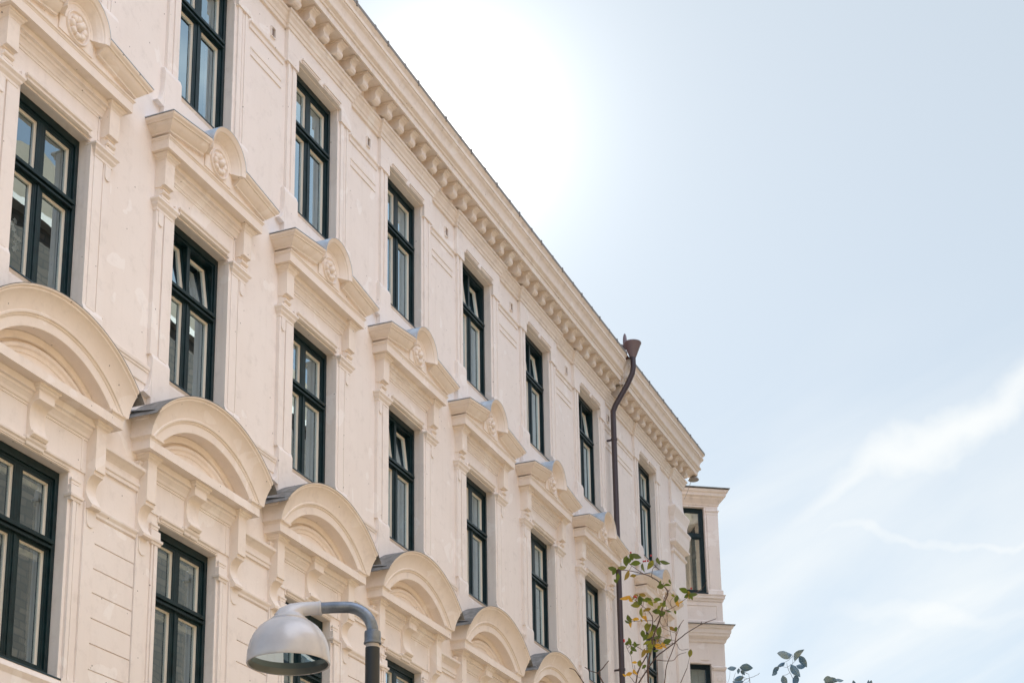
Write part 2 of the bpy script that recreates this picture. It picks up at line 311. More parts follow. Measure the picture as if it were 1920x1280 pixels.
# ------------------------------------------------ windows
def ring(b, x0, x1, z0, z1, w_, Y0, Y1):
    b.box(x0, x0 + w_, Y0, Y1, z0, z1); b.box(x1 - w_, x1, Y0, Y1, z0, z1)
    b.box(x0 + w_, x1 - w_, Y0, Y1, z0, z0 + w_); b.box(x0 + w_, x1 - w_, Y0, Y1, z1 - w_, z1)
def make_window(row, tilt=0, bottom_rail=.09):
    z0, z1 = ROW[row]; h = z1 - z0; zt = z1 - (.875 if row != 'C' else .86)   # transom centre
    b = MB(); T = .095
    # outer frame in two steps, transom with a drip moulding, mullions
    b.box(-H, -H + .062, -.28, -.12, z0, z1); b.box(H - .062, H, -.28, -.12, z0, z1)
    b.box(-H + .062, H - .062, -.28, -.12, z1 - T, z1); b.box(-H + .062, H - .062, -.28, -.12, z0, z0 + bottom_rail)
    b.box(-H + .062, -H + .09, -.28, -.145, z0 + bottom_rail, z1 - T); b.box(H - .09, H - .062, -.28, -.145, z0 + bottom_rail, z1 - T)
    b.box(-H + .09, H - .09, -.28, -.145, z1 - T - .03, z1 - T)
    b.box(-H + .062, H - .062, -.28, -.125, zt - .05, zt + .05); b.box(-H + .06, H - .06, -.125, -.085, zt + .0, zt + .045); b.box(-H + .062, H - .062, -.125, -.105, zt - .05, zt - .02)
    b.box(-.035, .035, -.28, -.15, zt + .05, z1 - T - .03)
    b.box(-.05, .05, -.28, -.148, z0 + bottom_rail, zt - .05); b.box(-.018, .018, -.148, -.135, z0 + bottom_rail, zt - .05)
    win = b.build('window', M['frame'], house, bevel=.004)
    # casements: green outside, cream inside rebate; four of them
    def casement(x0, x1, za, zb, tl, name):
        q = MB(lambda x, Y, z: (x, -(Y + .17), z - za)); w_ = .038
        q.cm = 0; ring(q, x0, x1, za, zb, w_, -.166, -.153)
        q.cm = 1; ring(q, x0 + .01, x1 - .01, za + .01, zb - .01, w_ - .006, -.183, -.167); ring(q, x0 + .01, x1 - .01, za + .01, zb - .01, w_ + .004, -.21, -.184)
        o = q.build(name, [M['frame'], M['cream']], win, loc=(0, .17, za)); o.rotation_euler = (-tl, 0, 0)
        g_ = MB(lambda x, Y, z: (x, -(Y + .17), z - za)); e = w_ + .004
        g_.add([(x0 + e, -.199, za + e), (x1 - e, -.199, za + e), (x1 - e, -.199, zb - e), (x0 + e, -.199, zb - e)], [(0, 1, 2, 3)])
        return o, g_
    up = [casement(-H + .09, -.035, zt + .05, z1 - T - .03, tilt, 'upper_casement'), casement(.035, H - .09, zt + .05, z1 - T - .03, tilt, 'upper_casement')]
    lo = [casement(-H + .09, -.05, z0 + bottom_rail, zt - .05, 0, 'lower_casement'), casement(.05, H - .09, z0 + bottom_rail, zt - .05, 0, 'lower_casement')]
    for o, g_ in up + lo:
        go = g_.build('pane', M['glass'], win); go.location = o.location; go.rotation_euler = o.rotation_euler
    q = MB(); q.box(-H + .002, H - .002, -.56, -.29, z0 - .01, z0 + .02); q.build('inner_sill', M['cream'], win)
    # metal sill nose
    q = MB(); n_ = .045 if row != 'C' else .10
    q.side([(-.125, z0 + .02), (.062, z0 - .012), (.066, z0 - .03), (.060, z0 - .03), (-.125, z0 + .002)], -H + .004, H - .004)
    q.build('sill_flashing', M['nose'], win)
    # the room behind
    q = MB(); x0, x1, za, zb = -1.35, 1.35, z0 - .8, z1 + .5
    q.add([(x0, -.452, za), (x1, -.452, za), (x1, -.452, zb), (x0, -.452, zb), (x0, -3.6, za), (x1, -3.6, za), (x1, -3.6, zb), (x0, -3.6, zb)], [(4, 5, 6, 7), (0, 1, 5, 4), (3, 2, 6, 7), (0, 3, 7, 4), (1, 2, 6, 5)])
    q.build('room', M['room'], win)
    return win
def curtain(win, row, x0, x1, drop=0, top=0):
    z0, z1 = ROW[row]; q = MB(); n = 26; vs = []; fs = []
    for i in range(n + 1):
        x = x0 + (x1 - x0) * i / n; Y = -.60 + .035 * math.sin(i * 1.9) + random.uniform(-.006, .006)
        vs += [(x, Y, z1 - .1 - top), (x + .01 * math.sin(i), Y * 1.02, z0 + drop)]
    for i in range(n): fs.append((2 * i, 2 * i + 1, 2 * i + 3, 2 * i + 2))
    q.add(vs, fs); q.build('curtain', M['curtain'], win, smooth=True, ang=80)
def blind(win, row):
    z0, z1 = ROW[row]; q = MB(); zt = z1 - .86
    for za in (z1 - .22, zt - .15):
        for x0, x1 in ((-H + .14, -.09), (.10, H - .14)):
            q.box(x0, x1, -.27, -.235, za - .045, za + .02)
            for k in range(4): q.box(x0 + .02 + k * (x1 - x0) / 4, x0 + .05 + k * (x1 - x0) / 4, -.235, -.230, za - .04, za + .015)
    q.build('blind', M['blind'], win)
OPEN = {('M', 1): .13, ('M', 3): .11, ('U', 4): .12, ('U', 5): .12, ('U', 6): .12}
CUR = {('U', 2): (.25, .5), ('U', 4): (.25, .5), ('U', 5): (-.5, -.1), ('U', 7): (-.5, .2),
       ('M', 2): (.15, .52), ('M', 3): (-.5, -.2), ('M', 5): (-.5, .5), ('M', 6): (-.5, .1), ('M', 7): (-.5, .5)}
protos = {}; wins = []
for row in 'UMCL':
    for i, c in enumerate(CX):
        k = i - 1; tl = OPEN.get((row, k), 0); key = (row, tl)
        if key not in protos: wn = make_window(row, tl); protos[key] = wn; wn.location.x = c; wn['_c'] = c
        else: wn = copy_tree(protos[key], house, c - protos[key]['_c'])
        wins.append((row, k, wn))
for row, k, wn in wins:
    if (row, k) in CUR: curtain(wn, row, *CUR[(row, k)])
    if row == 'C': blind(wn, row)
# ------------------------------------------------ window surrounds
def strips(b, z0, z1, y=0.):
    b.box(-H - .07, -H + .004, -.02, .012 + y, z0, z1); b.box(H - .004, H + .07, -.02, .012 + y, z0, z1)
    for s in (-1, 1):
        for a, c, Y in ((.70, .795, .040), (.795, .825, .022), (.825, .875, .030), (.875, .93, .044)):
            x = sorted((s * a, s * c)); b.box(x[0], x[1], -.02, Y + y, z0, z1)
def apron(b, z0, ztop, zb, half=1.0, Y=.045):
    # cove under the metal nose, plinth blocks beside it, apron plate with flared feet
    b.side([(-.02, zb), (Y, zb), (Y, ztop - .22), (Y + .004, ztop - .10), (.030, ztop - .06), (.056, ztop - .032), (-.02, ztop - .032)], -H + .003, H - .003)
    for s in (-1, 1):
        x = sorted((s * (H - .003), s * half))
        b.side([(-.02, zb), (.075, zb), (.075, ztop + .10), (.05, ztop + .17), (-.02, ztop + .17)], *x)
        b.prism([(s * (half - .004), ztop - .06), (s * (half - .004), ztop - .42)] + [(s * (half + .15 * (1 - math.sin(R(a)))), ztop - .40 + .34 * (1 - math.cos(R(a)))) for a in (0, 18, 36, 54, 72, 90)], -.02, .07)
def sur_U():
    b = MB(); z0, z1 = ROW['U']
    strips(b, z0 + .15, 16.965); apron(b, z0, z0, 14.0)
    for s in (-1, 1):
        x = sorted((s * .66, s * .985)); b.box(x[0], x[1], -.02, .062, 16.965, 17.17)
        x = sorted((s * .079, s * .582)); b.box(x[0], x[1], .05, .085, 17.185, 17.215); b.box(x[0] - .015, x[1] + .015, .05, .10, 17.215, 17.245); b.box(x[0] + .01, x[1] - .01, .05, .074, 17.168, 17.185)
    b.box(-.985, .985, -.02, .062, 17.17, 17.53)
    return b
def sur_M():
    b = MB(); z0, z1 = ROW['M']
    for s in (-1, 1):
        x = lambda a, c: sorted((s * a, s * c))
        b.box(*x(H - .004, .70), -.02, .050, z0 + .15, 12.93); b.box(*x(.70, .86), -.02, .062, z0 + .15, 12.80)
        b.box(*x(.86, .885), -.02, .040, z0 + .15, 12.80); b.box(*x(.885, 1.03), -.02, .055, z0 + .15, 12.80)
        # pilaster strip capital and its little stepped fillets
        b.mould(*x(.70, 1.03), .055, [(0, 12.80), (.012, 12.81), (.012, 12.84), (.04, 12.875), (.045, 12.90), (.07, 12.93), (.07, 12.955), (0, 12.975)])
        b.prism([(s * .90, 12.80), (s * 1.0, 12.80)] + [(s * (.95 + .05 * math.cos(R(a))), 12.66 + .05 * -math.sin(R(a))) for a in range(0, 181, 20)], .0, .072)
    apron(b, z0, z0, 10.1)
    b.box(-.64, .64, -.02, .060, 13.003, 13.07)                         # head
    b.mould(-.535, .535, .05, [(0, 13.0), (.025, 13.01), (.03, 13.035), (.05, 13.05), (.055, 13.075), (0, 13.085)], yb=.0)
    b.box(-1.01, 1.01, -.02, .02, 12.98, 13.56)                           # frieze ground
    # sunk frieze panel edge
    for a, c, d, e in ((-.80, -.775, 13.07, 13.42), (.775, .80, 13.07, 13.42)): b.box(a, c, 0, .032, d, e)
    b.side([(0, 13.35), (.032, 13.355), (.032, 13.385), (.045, 13.39), (.05, 13.42), (.075, 13.455), (.092, 13.46), (.092, 13.50), (.13, 13.505), (.13, 13.5785), (0, 13.5785)], -.83, .83)
    return b
def sur_C():
    b = MB(); z0, z1 = ROW['C']
    for s in (-1, 1):
        x = lambda a, c: sorted((s * a, s * c))
        b.box(*x(H - .004, .69), -.02, .012, z0 + .0, 8.62); b.box(*x(.69, .75), -.02, .045, z0 + .0, 8.50); b.box(*x(.75, .765), -.02, .028, z0, 8.50); b.box(*x(.765, .80), -.02, .04, z0, 8.50); b.box(*x(.80, .90), -.02, .02, z0, 8.62)
        b.mould(*x(.67, .80), .02, [(.03, 8.50), (.035, 8.53), (.05, 8.54), (.055, 8.57), (.03, 8.58), (.028, 8.68), (0, 8.70)])
        b.mould(*x(.675, .80), .018, [(.0, 8.70), (.012, 8.705), (.012, 8.735), (.022, 8.74), (.022, 8.765), (0, 8.77)])
        # pilaster strip below the bracket, with a round-ended tab
        b.box(*x(.90, 1.11), -.02, .045, 5.6, 8.56)
        b.prism([(s * .93, 8.50), (s * 1.08, 8.50)] + [(s * (1.005 + .075 * math.cos(R(a))), 8.36 - .075 * math.sin(R(a))) for a in range(0, 181, 15)], .03, .058)
        b.mould(*x(.885, 1.125), .03, [(.015, 9.32), (.015, 9.335), (.03, 9.37), (.045, 9.39), (.05, 9.41)])
    b.box(-.66, .66, -.02, .014, 8.828, 8.90)
    for s in (-1, 1):
        x = sorted((s * .17, s * .60)); b.mould(*x, .005, [(.0, 8.835), (.02, 8.845), (.025, 8.865), (.045, 8.88), (.05, 8.905), (0, 8.915)], yb=0)
    b.mould(-.13, .13, .03, [(.0, 8.84), (.015, 8.85), (.02, 8.88), (.04, 8.90), (.045, 8.935)], yb=0)
    b.box(-1.10, 1.10, -.02, .018, 8.90, 9.53)
    for a, c in ((-.84, -.815), (.815, .84)): b.box(a, c, 0, .028, 8.92, 9.30)
    b.side([(0, 9.28), (.03, 9.285), (.03, 9.31), (.045, 9.315), (.055, 9.35), (.082, 9.385), (.092, 9.39), (.092, 9.425), (.125, 9.43), (.125, 9.512), (0, 9.512)], -.92, .92)
    # sill zone
    b.side([(-.02, 5.9), (.05, 5.9), (.05, 6.30), (.08, 6.36), (.058, 6.43), (-.02, 6.43)], -H + .003, H - .003)
    b.box(-H - .26, -H + .003, -.02, .07, 5.9, z0); b.box(H - .003, H + .26, -.02, .07, 5.9, z0)
    return b
# ------------------------------------------------ brackets
def console_M():
    b = MB()   # slab bracket above, two small rolled drops below
    P = [(-.02, 13.12), (.150, 13.12), (.154, 13.49), (.02, 13.49)]
    b.side([(-.02, 13.125), (.095, 13.125), (.10, 13.14), (.152, 13.145), (.154, 13.49), (-.02, 13.49)], -.097, .097)
    b.side([(-.02, 13.03), (.07, 13.03), (.10, 13.035), (.122, 13.05), (.128, 13.075), (.12, 13.085), (.08, 13.09), (.07, 13.105), (.075, 13.128), (-.02, 13.128)], -.085, .085)
    b.side([(-.02, 12.965), (.085, 12.97), (.105, 12.985), (.108, 13.015), (.06, 13.03), (-.02, 13.03)], -.09, .09)
    b.mould(-.097, .097, .154, [(0, 13.488), (.006, 13.495), (.008, 13.51), (.03, 13.53), (.035, 13.545), (.05, 13.555), (.052, 13.576)])
    return b
def scroll_profile(za, zb, Y0, Y1, Yf):
    """S bracket: upright face, hollow under it, swelling foot"""
    h = za - zb; P = [(-.02, za), (Y1, za), (Y1, za - .50 * h)]
    P += [(Y1 + .008, za - .505 * h), (Y1 + .008, za - .535 * h), (Y1 - .012, za - .54 * h), (Y1 - .016, za - .585 * h)]
    c = (Y1 - .016, za - .585 * h)
    for i in range(1, 9):
        a = i / 8; P.append((c[0] - (c[0] - Y0) * math.sin(R(90 * a)), c[1] - .13 * h * (1 - math.cos(R(90 * a))) - .03 * h * a))
    for i in range(1, 8):
        a = i / 7; P.append((Y0 + (Yf - Y0) * (1 - math.cos(R(90 * a))), za - .745 * h - .195 * h * a))
    P += [(Yf + .012, zb + .045 * h), (Yf + .010, zb + .012 * h), (Yf - .02, zb), (.03, zb), (-.02, zb)]
    return P
def console_C():
    b = MB(); b.side(scroll_profile(9.43, 8.49, .034, .146, .112), -.09, .09)
    b.mould(-.09, .09, .142, [(0, 9.428), (.006, 9.43), (.008, 9.443), (.028, 9.46), (.032, 9.475), (.05, 9.488), (.052, 9.513)])
    return b
def key_C():
    b = MB()
    P = [(-.02, 9.44), (.165, 9.44), (.168, 9.345), (.155, 9.335)] + [(.155 - .095 * math.sin(R(a)), 9.335 - .085 * (1 - math.cos(R(a)))) for a in (20, 40, 60, 80)] + [(.056, 9.22), (.054, 9.14), (.066, 9.06), (.090, 9.0), (.104, 8.995), (.108, 8.985), (.116, 8.98), (.116, 8.96), (.09, 8.93), (.04, 8.935), (-.02, 8.94)]
    b.side(P, -.13, .13)
    b.mould(-.13, .13, .16, [(0, 9.43), (.006, 9.432), (.008, 9.443), (.028, 9.46), (.032, 9.475), (.05, 9.488), (.052, 9.513)])
    return b
# ------------------------------------------------ gabled hood over the middle windows
def rosette():
    b = MB(); n = 96; rs = [.03, .062, .070, .095, .120, .140, .146, .147]; vs = [(0, .0, 0)]; fs = []
    for r in rs:
        for i in range(n):
            a = 2 * math.pi * i / n; c = abs(math.cos(4 * a)); sc = c ** .45; q = r if r < .08 else r * (.84 + .16 * sc)
            Y = {.03: .006, .062: .006, .070: .026, .095: .040, .120: .046, .140: .036, .146: .018, .147: -.01}[r]
            if .08 < r < .145: Y -= .020 * (1 - sc)
            vs.append((q * math.cos(a), Y, q * math.sin(a)))
    for i in range(n): fs.append((0, 1 + i, 1 + (i + 1) % n))
    for k in range(len(rs) - 1):
        for i in range(n): fs.append((1 + k * n + i, 1 + k * n + (i + 1) % n, 1 + (k + 1) * n + (i + 1) % n, 1 + (k + 1) * n + i))
    b.add(vs, fs)
    b.lathe((0, .01, 0), [(.046, 0), (.050, .02), (.044, .048), (.028, .066), (.0, .074)], 24, (0, 1, 0))
    b.arc(0, 0, [(.176, -.01), (.178, .010), (.186, .022), (.196, .022), (.204, .008), (.204, -.01)], 0, 360, 48)
    return b
def hood_M():
    b = MB(); hf = 1.12; A = .395; zc = 14.03
    b.mould(-hf, hf, .253, [(0, 13.58), (0, 13.70), (.006, 13.705), (.010, 13.718), (.024, 13.73), (.024, 13.745), (.004, 13.752), (-.02, 13.76)])
    b.prism([(-hf + .02, 13.75), (hf - .02, 13.75), (.40, 14.0), (-.40, 14.0)], -.02, .235)           # tympanum
    prof = [(-.025, 13.762), (.018, 13.766), (.022, 13.785), (.045, 13.80), (.075, 13.835), (.10, 13.865), (.108, 13.885), (.125, 13.89), (.13, 13.905), (.155, 13.925), (.165, 13.95), (.10, 13.955)]
    for s in (-1, 1):
        o = MB(); zf = lambda x: .145 * max(0, (hf + .13) - abs(x))
        if s < 0: b.mould(-hf, -A + .01, .26, prof, 1, 0, zf=zf)
        else: b.mould(A - .01, hf, .26, prof, 0, 1, zf=zf)
    # little barrel gable in the middle
    b.arc(0, zc, [(.0, -.02), (.0, .262), (.235, .262), (.245, .272), (.262, .276), (.275, .30), (.315, .335), (.335, .365), (.345, .37), (.352, .392), (.385, .412), (.40, .425), (.40, -.02)], -8, 188, 40)
    b.box(-.31, .31, -.02, .255, 13.80, zc)
    return b
def flash_M():
    b = MB(); zc = 14.03; b.arc(0, zc, [(.402, -.0), (.402, .428), (.408, .428), (.408, -.0)], 4, 176, 32)
    for s in (-1, 1):
        x0, x1 = sorted((s * .415, s * 1.29)); z = lambda x: 13.955 + .145 * max(0, 1.25 - abs(x))
        b.add([(x0, 0, z(x0) + .02), (x1, 0, z(x1) + .02), (x0, .426, z(x0) + .012), (x1, .426, z(x1) + .012), (x0, 0, z(x0) + .008), (x1, 0, z(x1) + .008), (x0, .426, z(x0) + .004), (x1, .426, z(x1) + .004)], [(0, 1, 3, 2), (4, 6, 7, 5), (2, 3, 7, 6), (0, 2, 6, 4), (1, 5, 7, 3)])
    return b
# ------------------------------------------------ arched hood over the lower windows
def hood_C():
    zc = 8.70; b = MB()
    prof = [(1.39, .0), (1.39, .252), (1.395, .256), (1.50, .258), (1.505, .268), (1.525, .275), (1.53, .292), (1.55, .297), (1.56, .288), (1.60, .300), (1.66, .322), (1.71, .355), (1.745, .385), (1.755, .40), (1.775, .402), (1.785, .425), (1.80, .432), (1.80, .0)]
    b.arc(0, zc, prof, 24, 156, 60)
    o = b.build('arched_hood', M['stucco'], house, smooth=True, ang=22, cut=[((0, 0, 9.66), (0, 0, -1)), ((1.275, 0, 0), (1, 0, 0)), ((-1.275, 0, 0), (-1, 0, 0))])
    b = MB()
    b.box(-1.235, 1.235, -.02, .258, 9.513, 9.625)
    for s in (-1, 1):
        x = sorted((s * 1.02, s * 1.235)); b.mould(*x, .258, [(0, 9.62), (.004, 9.626), (.006, 9.64), (.028, 9.655), (.030, 9.675), (.004, 9.68)])
        x = sorted((s * 1.10, s * 1.185)); b.mould(*x, .150, [(0, 9.67), (.02, 9.70), (.035, 9.76), (.06, 9.83), (.10, 9.88), (.105, 9.905), (.115, 9.91), (.12, 9.93), (0, 9.95)])
    # recessed tympanum with concentric rings
    b.prism([(1.38 * math.sin(R(a)), zc + 1.38 * math.cos(R(a))) for a in range(-46, 47, 4)], -.02, .03)
    for pr in ([(1.385, .02), (1.385, .085), (1.31, .085), (1.30, .07), (1.30, .02)], [(1.27, .02), (1.27, .06), (1.262, .082), (1.24, .09), (1.222, .082), (1.21, .055), (1.17, .045), (1.16, .02)]):
        b.arc(0, zc, pr, 36, 144, 44)
    q = b.build('entablature', M['stucco'], o, smooth=True, ang=22)
    b = MB(); b.arc(0, zc, [(1.802, .0), (1.802, .434), (1.808, .434), (1.808, .0)], 40, 140, 44)
    for s in (-1, 1):
        x0, x1 = sorted((s * 1.262, s * 1.33))
        b.side([(0, 9.985), (.375, 9.937), (.38, 9.925), (.385, 9.94), (0, 10.0)], x0, x1)
    f_ = b.build('roof_flashing', [M['lead'], M['zinc']], o)
    for i, p_ in enumerate(f_.data.polygons): p_.material_index = 1 if p_.index >= 44 * 4 + 2 else 0
    return o
def place(o, first=False):
    o.location.x = CX[0]
    for c in CX[1:]: copy_tree(o, house, c - CX[0])
for fn in (sur_U, sur_M, sur_C): place(fn().build('window_surround', M['wall'], house, bevel=.004))
hm = hood_M().build('gabled_hood', M['stucco'], house, smooth=True, ang=22)
ro = rosette().build('rosette', M['stucco'], hm, smooth=True, ang=50); ro.location = (0, -.262, 13.99)
flash_M().build('roof_flashing', M['zinc'], hm)
for s in (-1, 1):
    o = console_M().build('bracket', M['stucco'], hm, bevel=.003); o.location.x = s * .923
place(hm)
hc = hood_C()
for x, fn in ((-1.005, console_C), (1.005, console_C), (0, key_C)):
    o = fn().build('bracket', M['stucco'], hc, smooth=True, ang=30); o.location.x = x
place(hc)
# ------------------------------------------------ panels, strings and joints between the windows
GR = [8.445, 8.145, 7.853, 7.570, 7.276, 6.984, 6.688, 6.39, 6.09, 5.8]
gaps = [(CX[i] + 1.0, CX[i + 1] - 1.0) for i in range(len(CX) - 1)] + [(XL, CX[0] - 1.0)]
for x0, x1 in gaps:
    b = MB(); P = [(-.02, GR[0] - .008)]
    for i in range(len(GR) - 1): P += [(.024, GR[i] - .008), (.024, GR[i + 1] + .009), (.003, GR[i + 1] + .004), (.003, GR[i + 1] - .004)]
    P = P[:-2] + [(-.02, GR[-1] + .009)]
    b.side(P, x0 + .115, x1 - .115); b.build('rusticated_panel', M['wall'], house)
    # string below the frieze, entablature between the hoods, string above them, framed panel heads under the main cornice
    for a_, c_, pr in ((x0 + .02, x1 - .02, [(.01, 8.46), (.03, 8.47), (.034, 8.50), (.055, 8.53), (.06, 8.555), (.005, 8.57)]),
                       (x0 - .02, x1 + .02, [(.008, 9.045), (.028, 9.05), (.03, 9.09), (.045, 9.10), (.048, 9.13), (.03, 9.135), (.03, 9.20), (.05, 9.225), (.09, 9.26), (.12, 9.275), (.125, 9.31), (.02, 9.33)]),
                       (x0, x1, [(.004, 10.45), (.016, 10.455), (.018, 10.60), (.03, 10.605), (.034, 10.63), (.045, 10.64), (.05, 10.68), (.01, 10.69)]),
                       (x0 + .03, x1 - .03, [(.008, 16.86), (.018, 16.865), (.022, 16.93), (.045, 16.945), (.05, 16.97), (.004, 16.98)]),
                       (x0 + .08, x1 - .08, [(.014, 16.44), (.016, 16.455), (.006, 16.458), (.006, 16.55), (.018, 16.555), (.020, 16.575), (.003, 16.58)])):
        b = MB(); b.mould(a_, c_, 0, pr, 0, 0); b.build('string_course', M['wall'], house, bevel=.003)
for i, (x0, x1) in enumerate(gaps[:-1]):
    xv = (x0 + x1) / 2 + .16 if i < 7 else x0 + .3
    b = MB(); ring(b, xv - .06, xv + .06, 17.115, 17.285, .010, -.01, .028); b.cm = 1; b.box(xv - .049, xv + .049, -.012, .004, 17.126, 17.274)  # flat brown plate stands in for the shaded vent hole
    b.build('air_vent', [M['wall'], M['vent']], house)
# corner pier at the right end with stacked scroll mouldings
b = MB(); xa, xb = 23.30, XR
b.mould(xa, xb, 0, [(.06, 0), (.06, 15.55), (.07, 15.56)], 1, 1, yb=-.3)
P = [(.075, 15.55), (.10, 15.58), (.10, 15.62), (.06, 15.66), (.06, 15.74), (.16, 15.80), (.165, 15.84), (.14, 15.88), (.16, 16.02), (.17, 16.16), (.20, 16.24), (.20, 16.28), (.12, 16.32), (.13, 16.48), (.16, 16.60), (.19, 16.70), (.19, 16.74), (.10, 16.78), (.07, 16.95), (.06, 17.1), (.06, 17.53)]
b.mould(xa, xb, 0, P, 1, 1, yb=-.3)
b.build('corner_pier', M['wall'], house, bevel=.004)
# ------------------------------------------------ main cornice
bed = [(.02, 17.50), (.035, 17.505), (.04, 17.56), (.055, 17.57), (.065, 17.62), (.095, 17.66), (.105, 17.70), (.125, 17.71), (.13, 17.745), (.08, 17.755)]
top = [(.06, 17.75), (.06, 18.005), (.36, 18.005), (.365, 17.985), (.395, 17.985), (.40, 18.09), (.422, 18.098), (.425, 18.13), (.47, 18.165), (.478, 18.195), (.445, 18.21), (.443, 18.255), (.452, 18.31), (.478, 18.37), (.512, 18.405), (.516, 18.43), (.532, 18.435), (.535, 18.47), (.515, 18.48), (.522, 18.52), (.55, 18.56), (.565, 18.575), (.30, 18.60)]
XP = 18.62                                       # joint where the rain pipe runs
b = MB()
b.mould(XL, XR, 0, bed, 0, 1, yb=-.3)
for c in CX: b.mould(c - .985, c + .985, .045, bed, 1, 1)
b.mould(23.30, XR, .065, bed, 1, 1, yb=-.3)
b.mould(XL, XP - .10, 0, top, 0, 0, yb=-.3); b.mould(XP + .10, XR, 0, top, 0, 1, yb=-.3)
b.mould(XP - .10, XP + .10, -.06, [(o, z) for o, z in top if z < 18.45] + [(.30, 18.46)], 0, 0, yb=-.3)
cor = b.build('cornice', M['cornice'], house, smooth=True, ang=20)
b = MB()                                                # one carved block: belly and small cap
P = [(.04, 18.006), (.335, 18.006), (.335, 17.985), (.315, 17.975), (.31, 17.955)] + [(.305 - .045 * math.sin(R(a)), 17.95 - .045 * (1 - math.cos(R(a)))) for a in (0, 30, 60, 90)] + [(.255, 17.89), (.268, 17.85), (.262, 17.812), (.24, 17.785), (.20, 17.775), (.15, 17.785), (.10, 17.80), (.06, 17.82), (.04, 17.83)]
b.side(P, -.088, .088); b.box(-.102, .102, .04, .348, 17.965, 18.0065)
md = b.build('carved_block', M['cornice'], cor, smooth=True, ang=30, bevel=.006)
ks = []; x = XL + .2
x = .44 - 15 * WB / 7
while x < XR + .1:
    if abs(x - XP) > .16 and x > XL: ks.append(x)
    x += WB / 7
for i, x in enumerate(ks):
    o = md if i == 0 else md.copy()
    if i: S.collection.objects.link(o); o.parent = cor
    o.location.x = x
b = MB(); b.mould(XL, XP - .11, 0, [(.545, 18.575), (.565, 18.58), (.57, 18.635), (.55, 18.64)], 0, 0, yb=-.3); b.mould(XP + .12, XR, 0, [(.545, 18.575), (.565, 18.58), (.57, 18.635), (.55, 18.64)], 0, 1, yb=-.3)
x = XL + .3
while x < XR:                                            # strap irons and lapped joints of the gutter
    if abs(x - XP) > .3:
        b.box(x, x + .035, .50, .578, 18.565, 18.655); j = x + .62; b.box(j, j + .05, .52, .573, 18.572, 18.648)
    x += 1.13 + random.uniform(-.06, .06)
b.build('gutter', M['gutter'], house)
b = MB(); b.side([(.54, 18.63), (.50, 18.66), (-6.2, 21.6), (-12.6, 18.7), (-12.6, 18.5), (.50, 18.60)], XL, XR + .45); b.box(XL, XR - .02, -12.4, .05, 18.0, 18.6)
b.build('roof', M['roof'], house)
# small lamp and its wire under the cornice corner
b = MB(); b.lathe((24.55, .28, 17.90), [(.0, .10), (.08, .08), (.12, .04), (.14, 0), (.13, -.01), (.0, -.01)], 20); b.tube([(24.6, .2, 17.9), (24.45, .15, 17.6), (24.25, .1, 17.3)], .006)
b.build('corner_lamp', M['gutter'], house, smooth=True)
# ------------------------------------------------ rain pipe with its hopper
b = MB(); px = 18.56; y0 = .17
b.tube([(px, y0, 2.0), (px, y0, 10), (px, y0, 17.15), (px, y0, 17.30), (px + .01, y0 + .06, 17.45), (px + .10, y0 + .33, 17.95), (px + .125, y0 + .44, 18.2), (px + .13, y0 + .47, 18.35), (px + .13, y0 + .47, 18.62)], .062, 16)
for z in (5, 8, 11.3, 14.1, 16.6): b.lathe((px, y0, z), [(.062, 0), (.075, .005), (.075, .05), (.062, .055)], 16); b.box(px - .02, px + .02, -.02, .10, z + .01, z + .045)
pipe = b.build('rain_pipe', M['pipe'], house, smooth=True)
hx, hy = px + .13, y0 + .47
b = MB(); b.lathe((hx, hy, 18.58), [(.062, 0), (.075, .02), (.19, .33), (.20, .34), (.20, .36), (.185, .36), (.175, .33), (.06, .03)], 28)
b.build('hopper', M['hopper'], pipe, smooth=True)
b = MB(); b.lathe((hx - .05, hy - .33, 18.80), [(.09, -.1), (.13, .02), (.14, .10), (.13, .10), (.0, .05)], 20)
vs = [(hx - .05 + .035 * math.cos(R(a)) * math.sin(R(t_)), hy - .16 + .05 * math.sin(R(a)) * math.sin(R(t_)), 18.98 + .21 * math.cos(R(t_))) for t_ in range(10, 171, 20) for a in range(0, 360, 30)]
nn_ = 12; b.add(vs, [(k * nn_ + i, k * nn_ + (i + 1) % nn_, (k + 1) * nn_ + (i + 1) % nn_, (k + 1) * nn_ + i) for k in range(8) for i in range(nn_)])
b.build('gutter_outlet', M['hopper'], pipe, smooth=True)
# ================================================================ corner house beyond, with its square oriel turned to the bend of the street
OC = Vector((27.98, .03, 0)); OU = Vector((-.56, .83, 0)).normalized(); OV = Vector((.83, .56, 0)).normalized()
def fr1(x, Y, z):       # face towards the camera: x runs back from the corner, Y out of the face
    q = OC + OU * x - OV * Y; return (q.x, q.y, z)
def fr2(x, Y, z):       # the other face: x runs away from the corner
    q = OC + OV * x - OU * Y; return (q.x, q.y, z)
ch = empty('corner_house', (28.5, 2, 0), 'pale corner house with a projecting square bay beyond the end of the long facade', 'building')
def reparent(o, p): o.parent = p; o.matrix_parent_inverse = Matrix.Translation(-p.location)
def B2(b, name, mt, par=ch, **k):
    o = b.build(name, mt, **k); reparent(o, ch) if par is ch else setattr(o, 'parent', par); return o
LW = 2.3
def panel_wall(fr, wins_, W_=LW):
    b = MB(fr)
    xs_ = [0, W_]; cuts = sorted(wins_); z_ = 8.0
    for (z0, z1, x0, x1) in cuts:
        b.box(.004, W_, -.25, 0, z_, z0); b.box(.004, x0, -.25, 0, z0, z1); b.box(x1, W_, -.25, 0, z0, z1); z_ = z1
    b.box(.004, W_, -.25, 0, z_, 18.6); return b
F1 = [(11.75, 13.93, .40, 1.63), (15.92, 18.40, .40, 1.63)]
F2 = [(11.75, 13.93, .5, 1.8), (15.92, 18.40, .45, 1.0), (15.921, 18.401, 1.35, 1.9)]
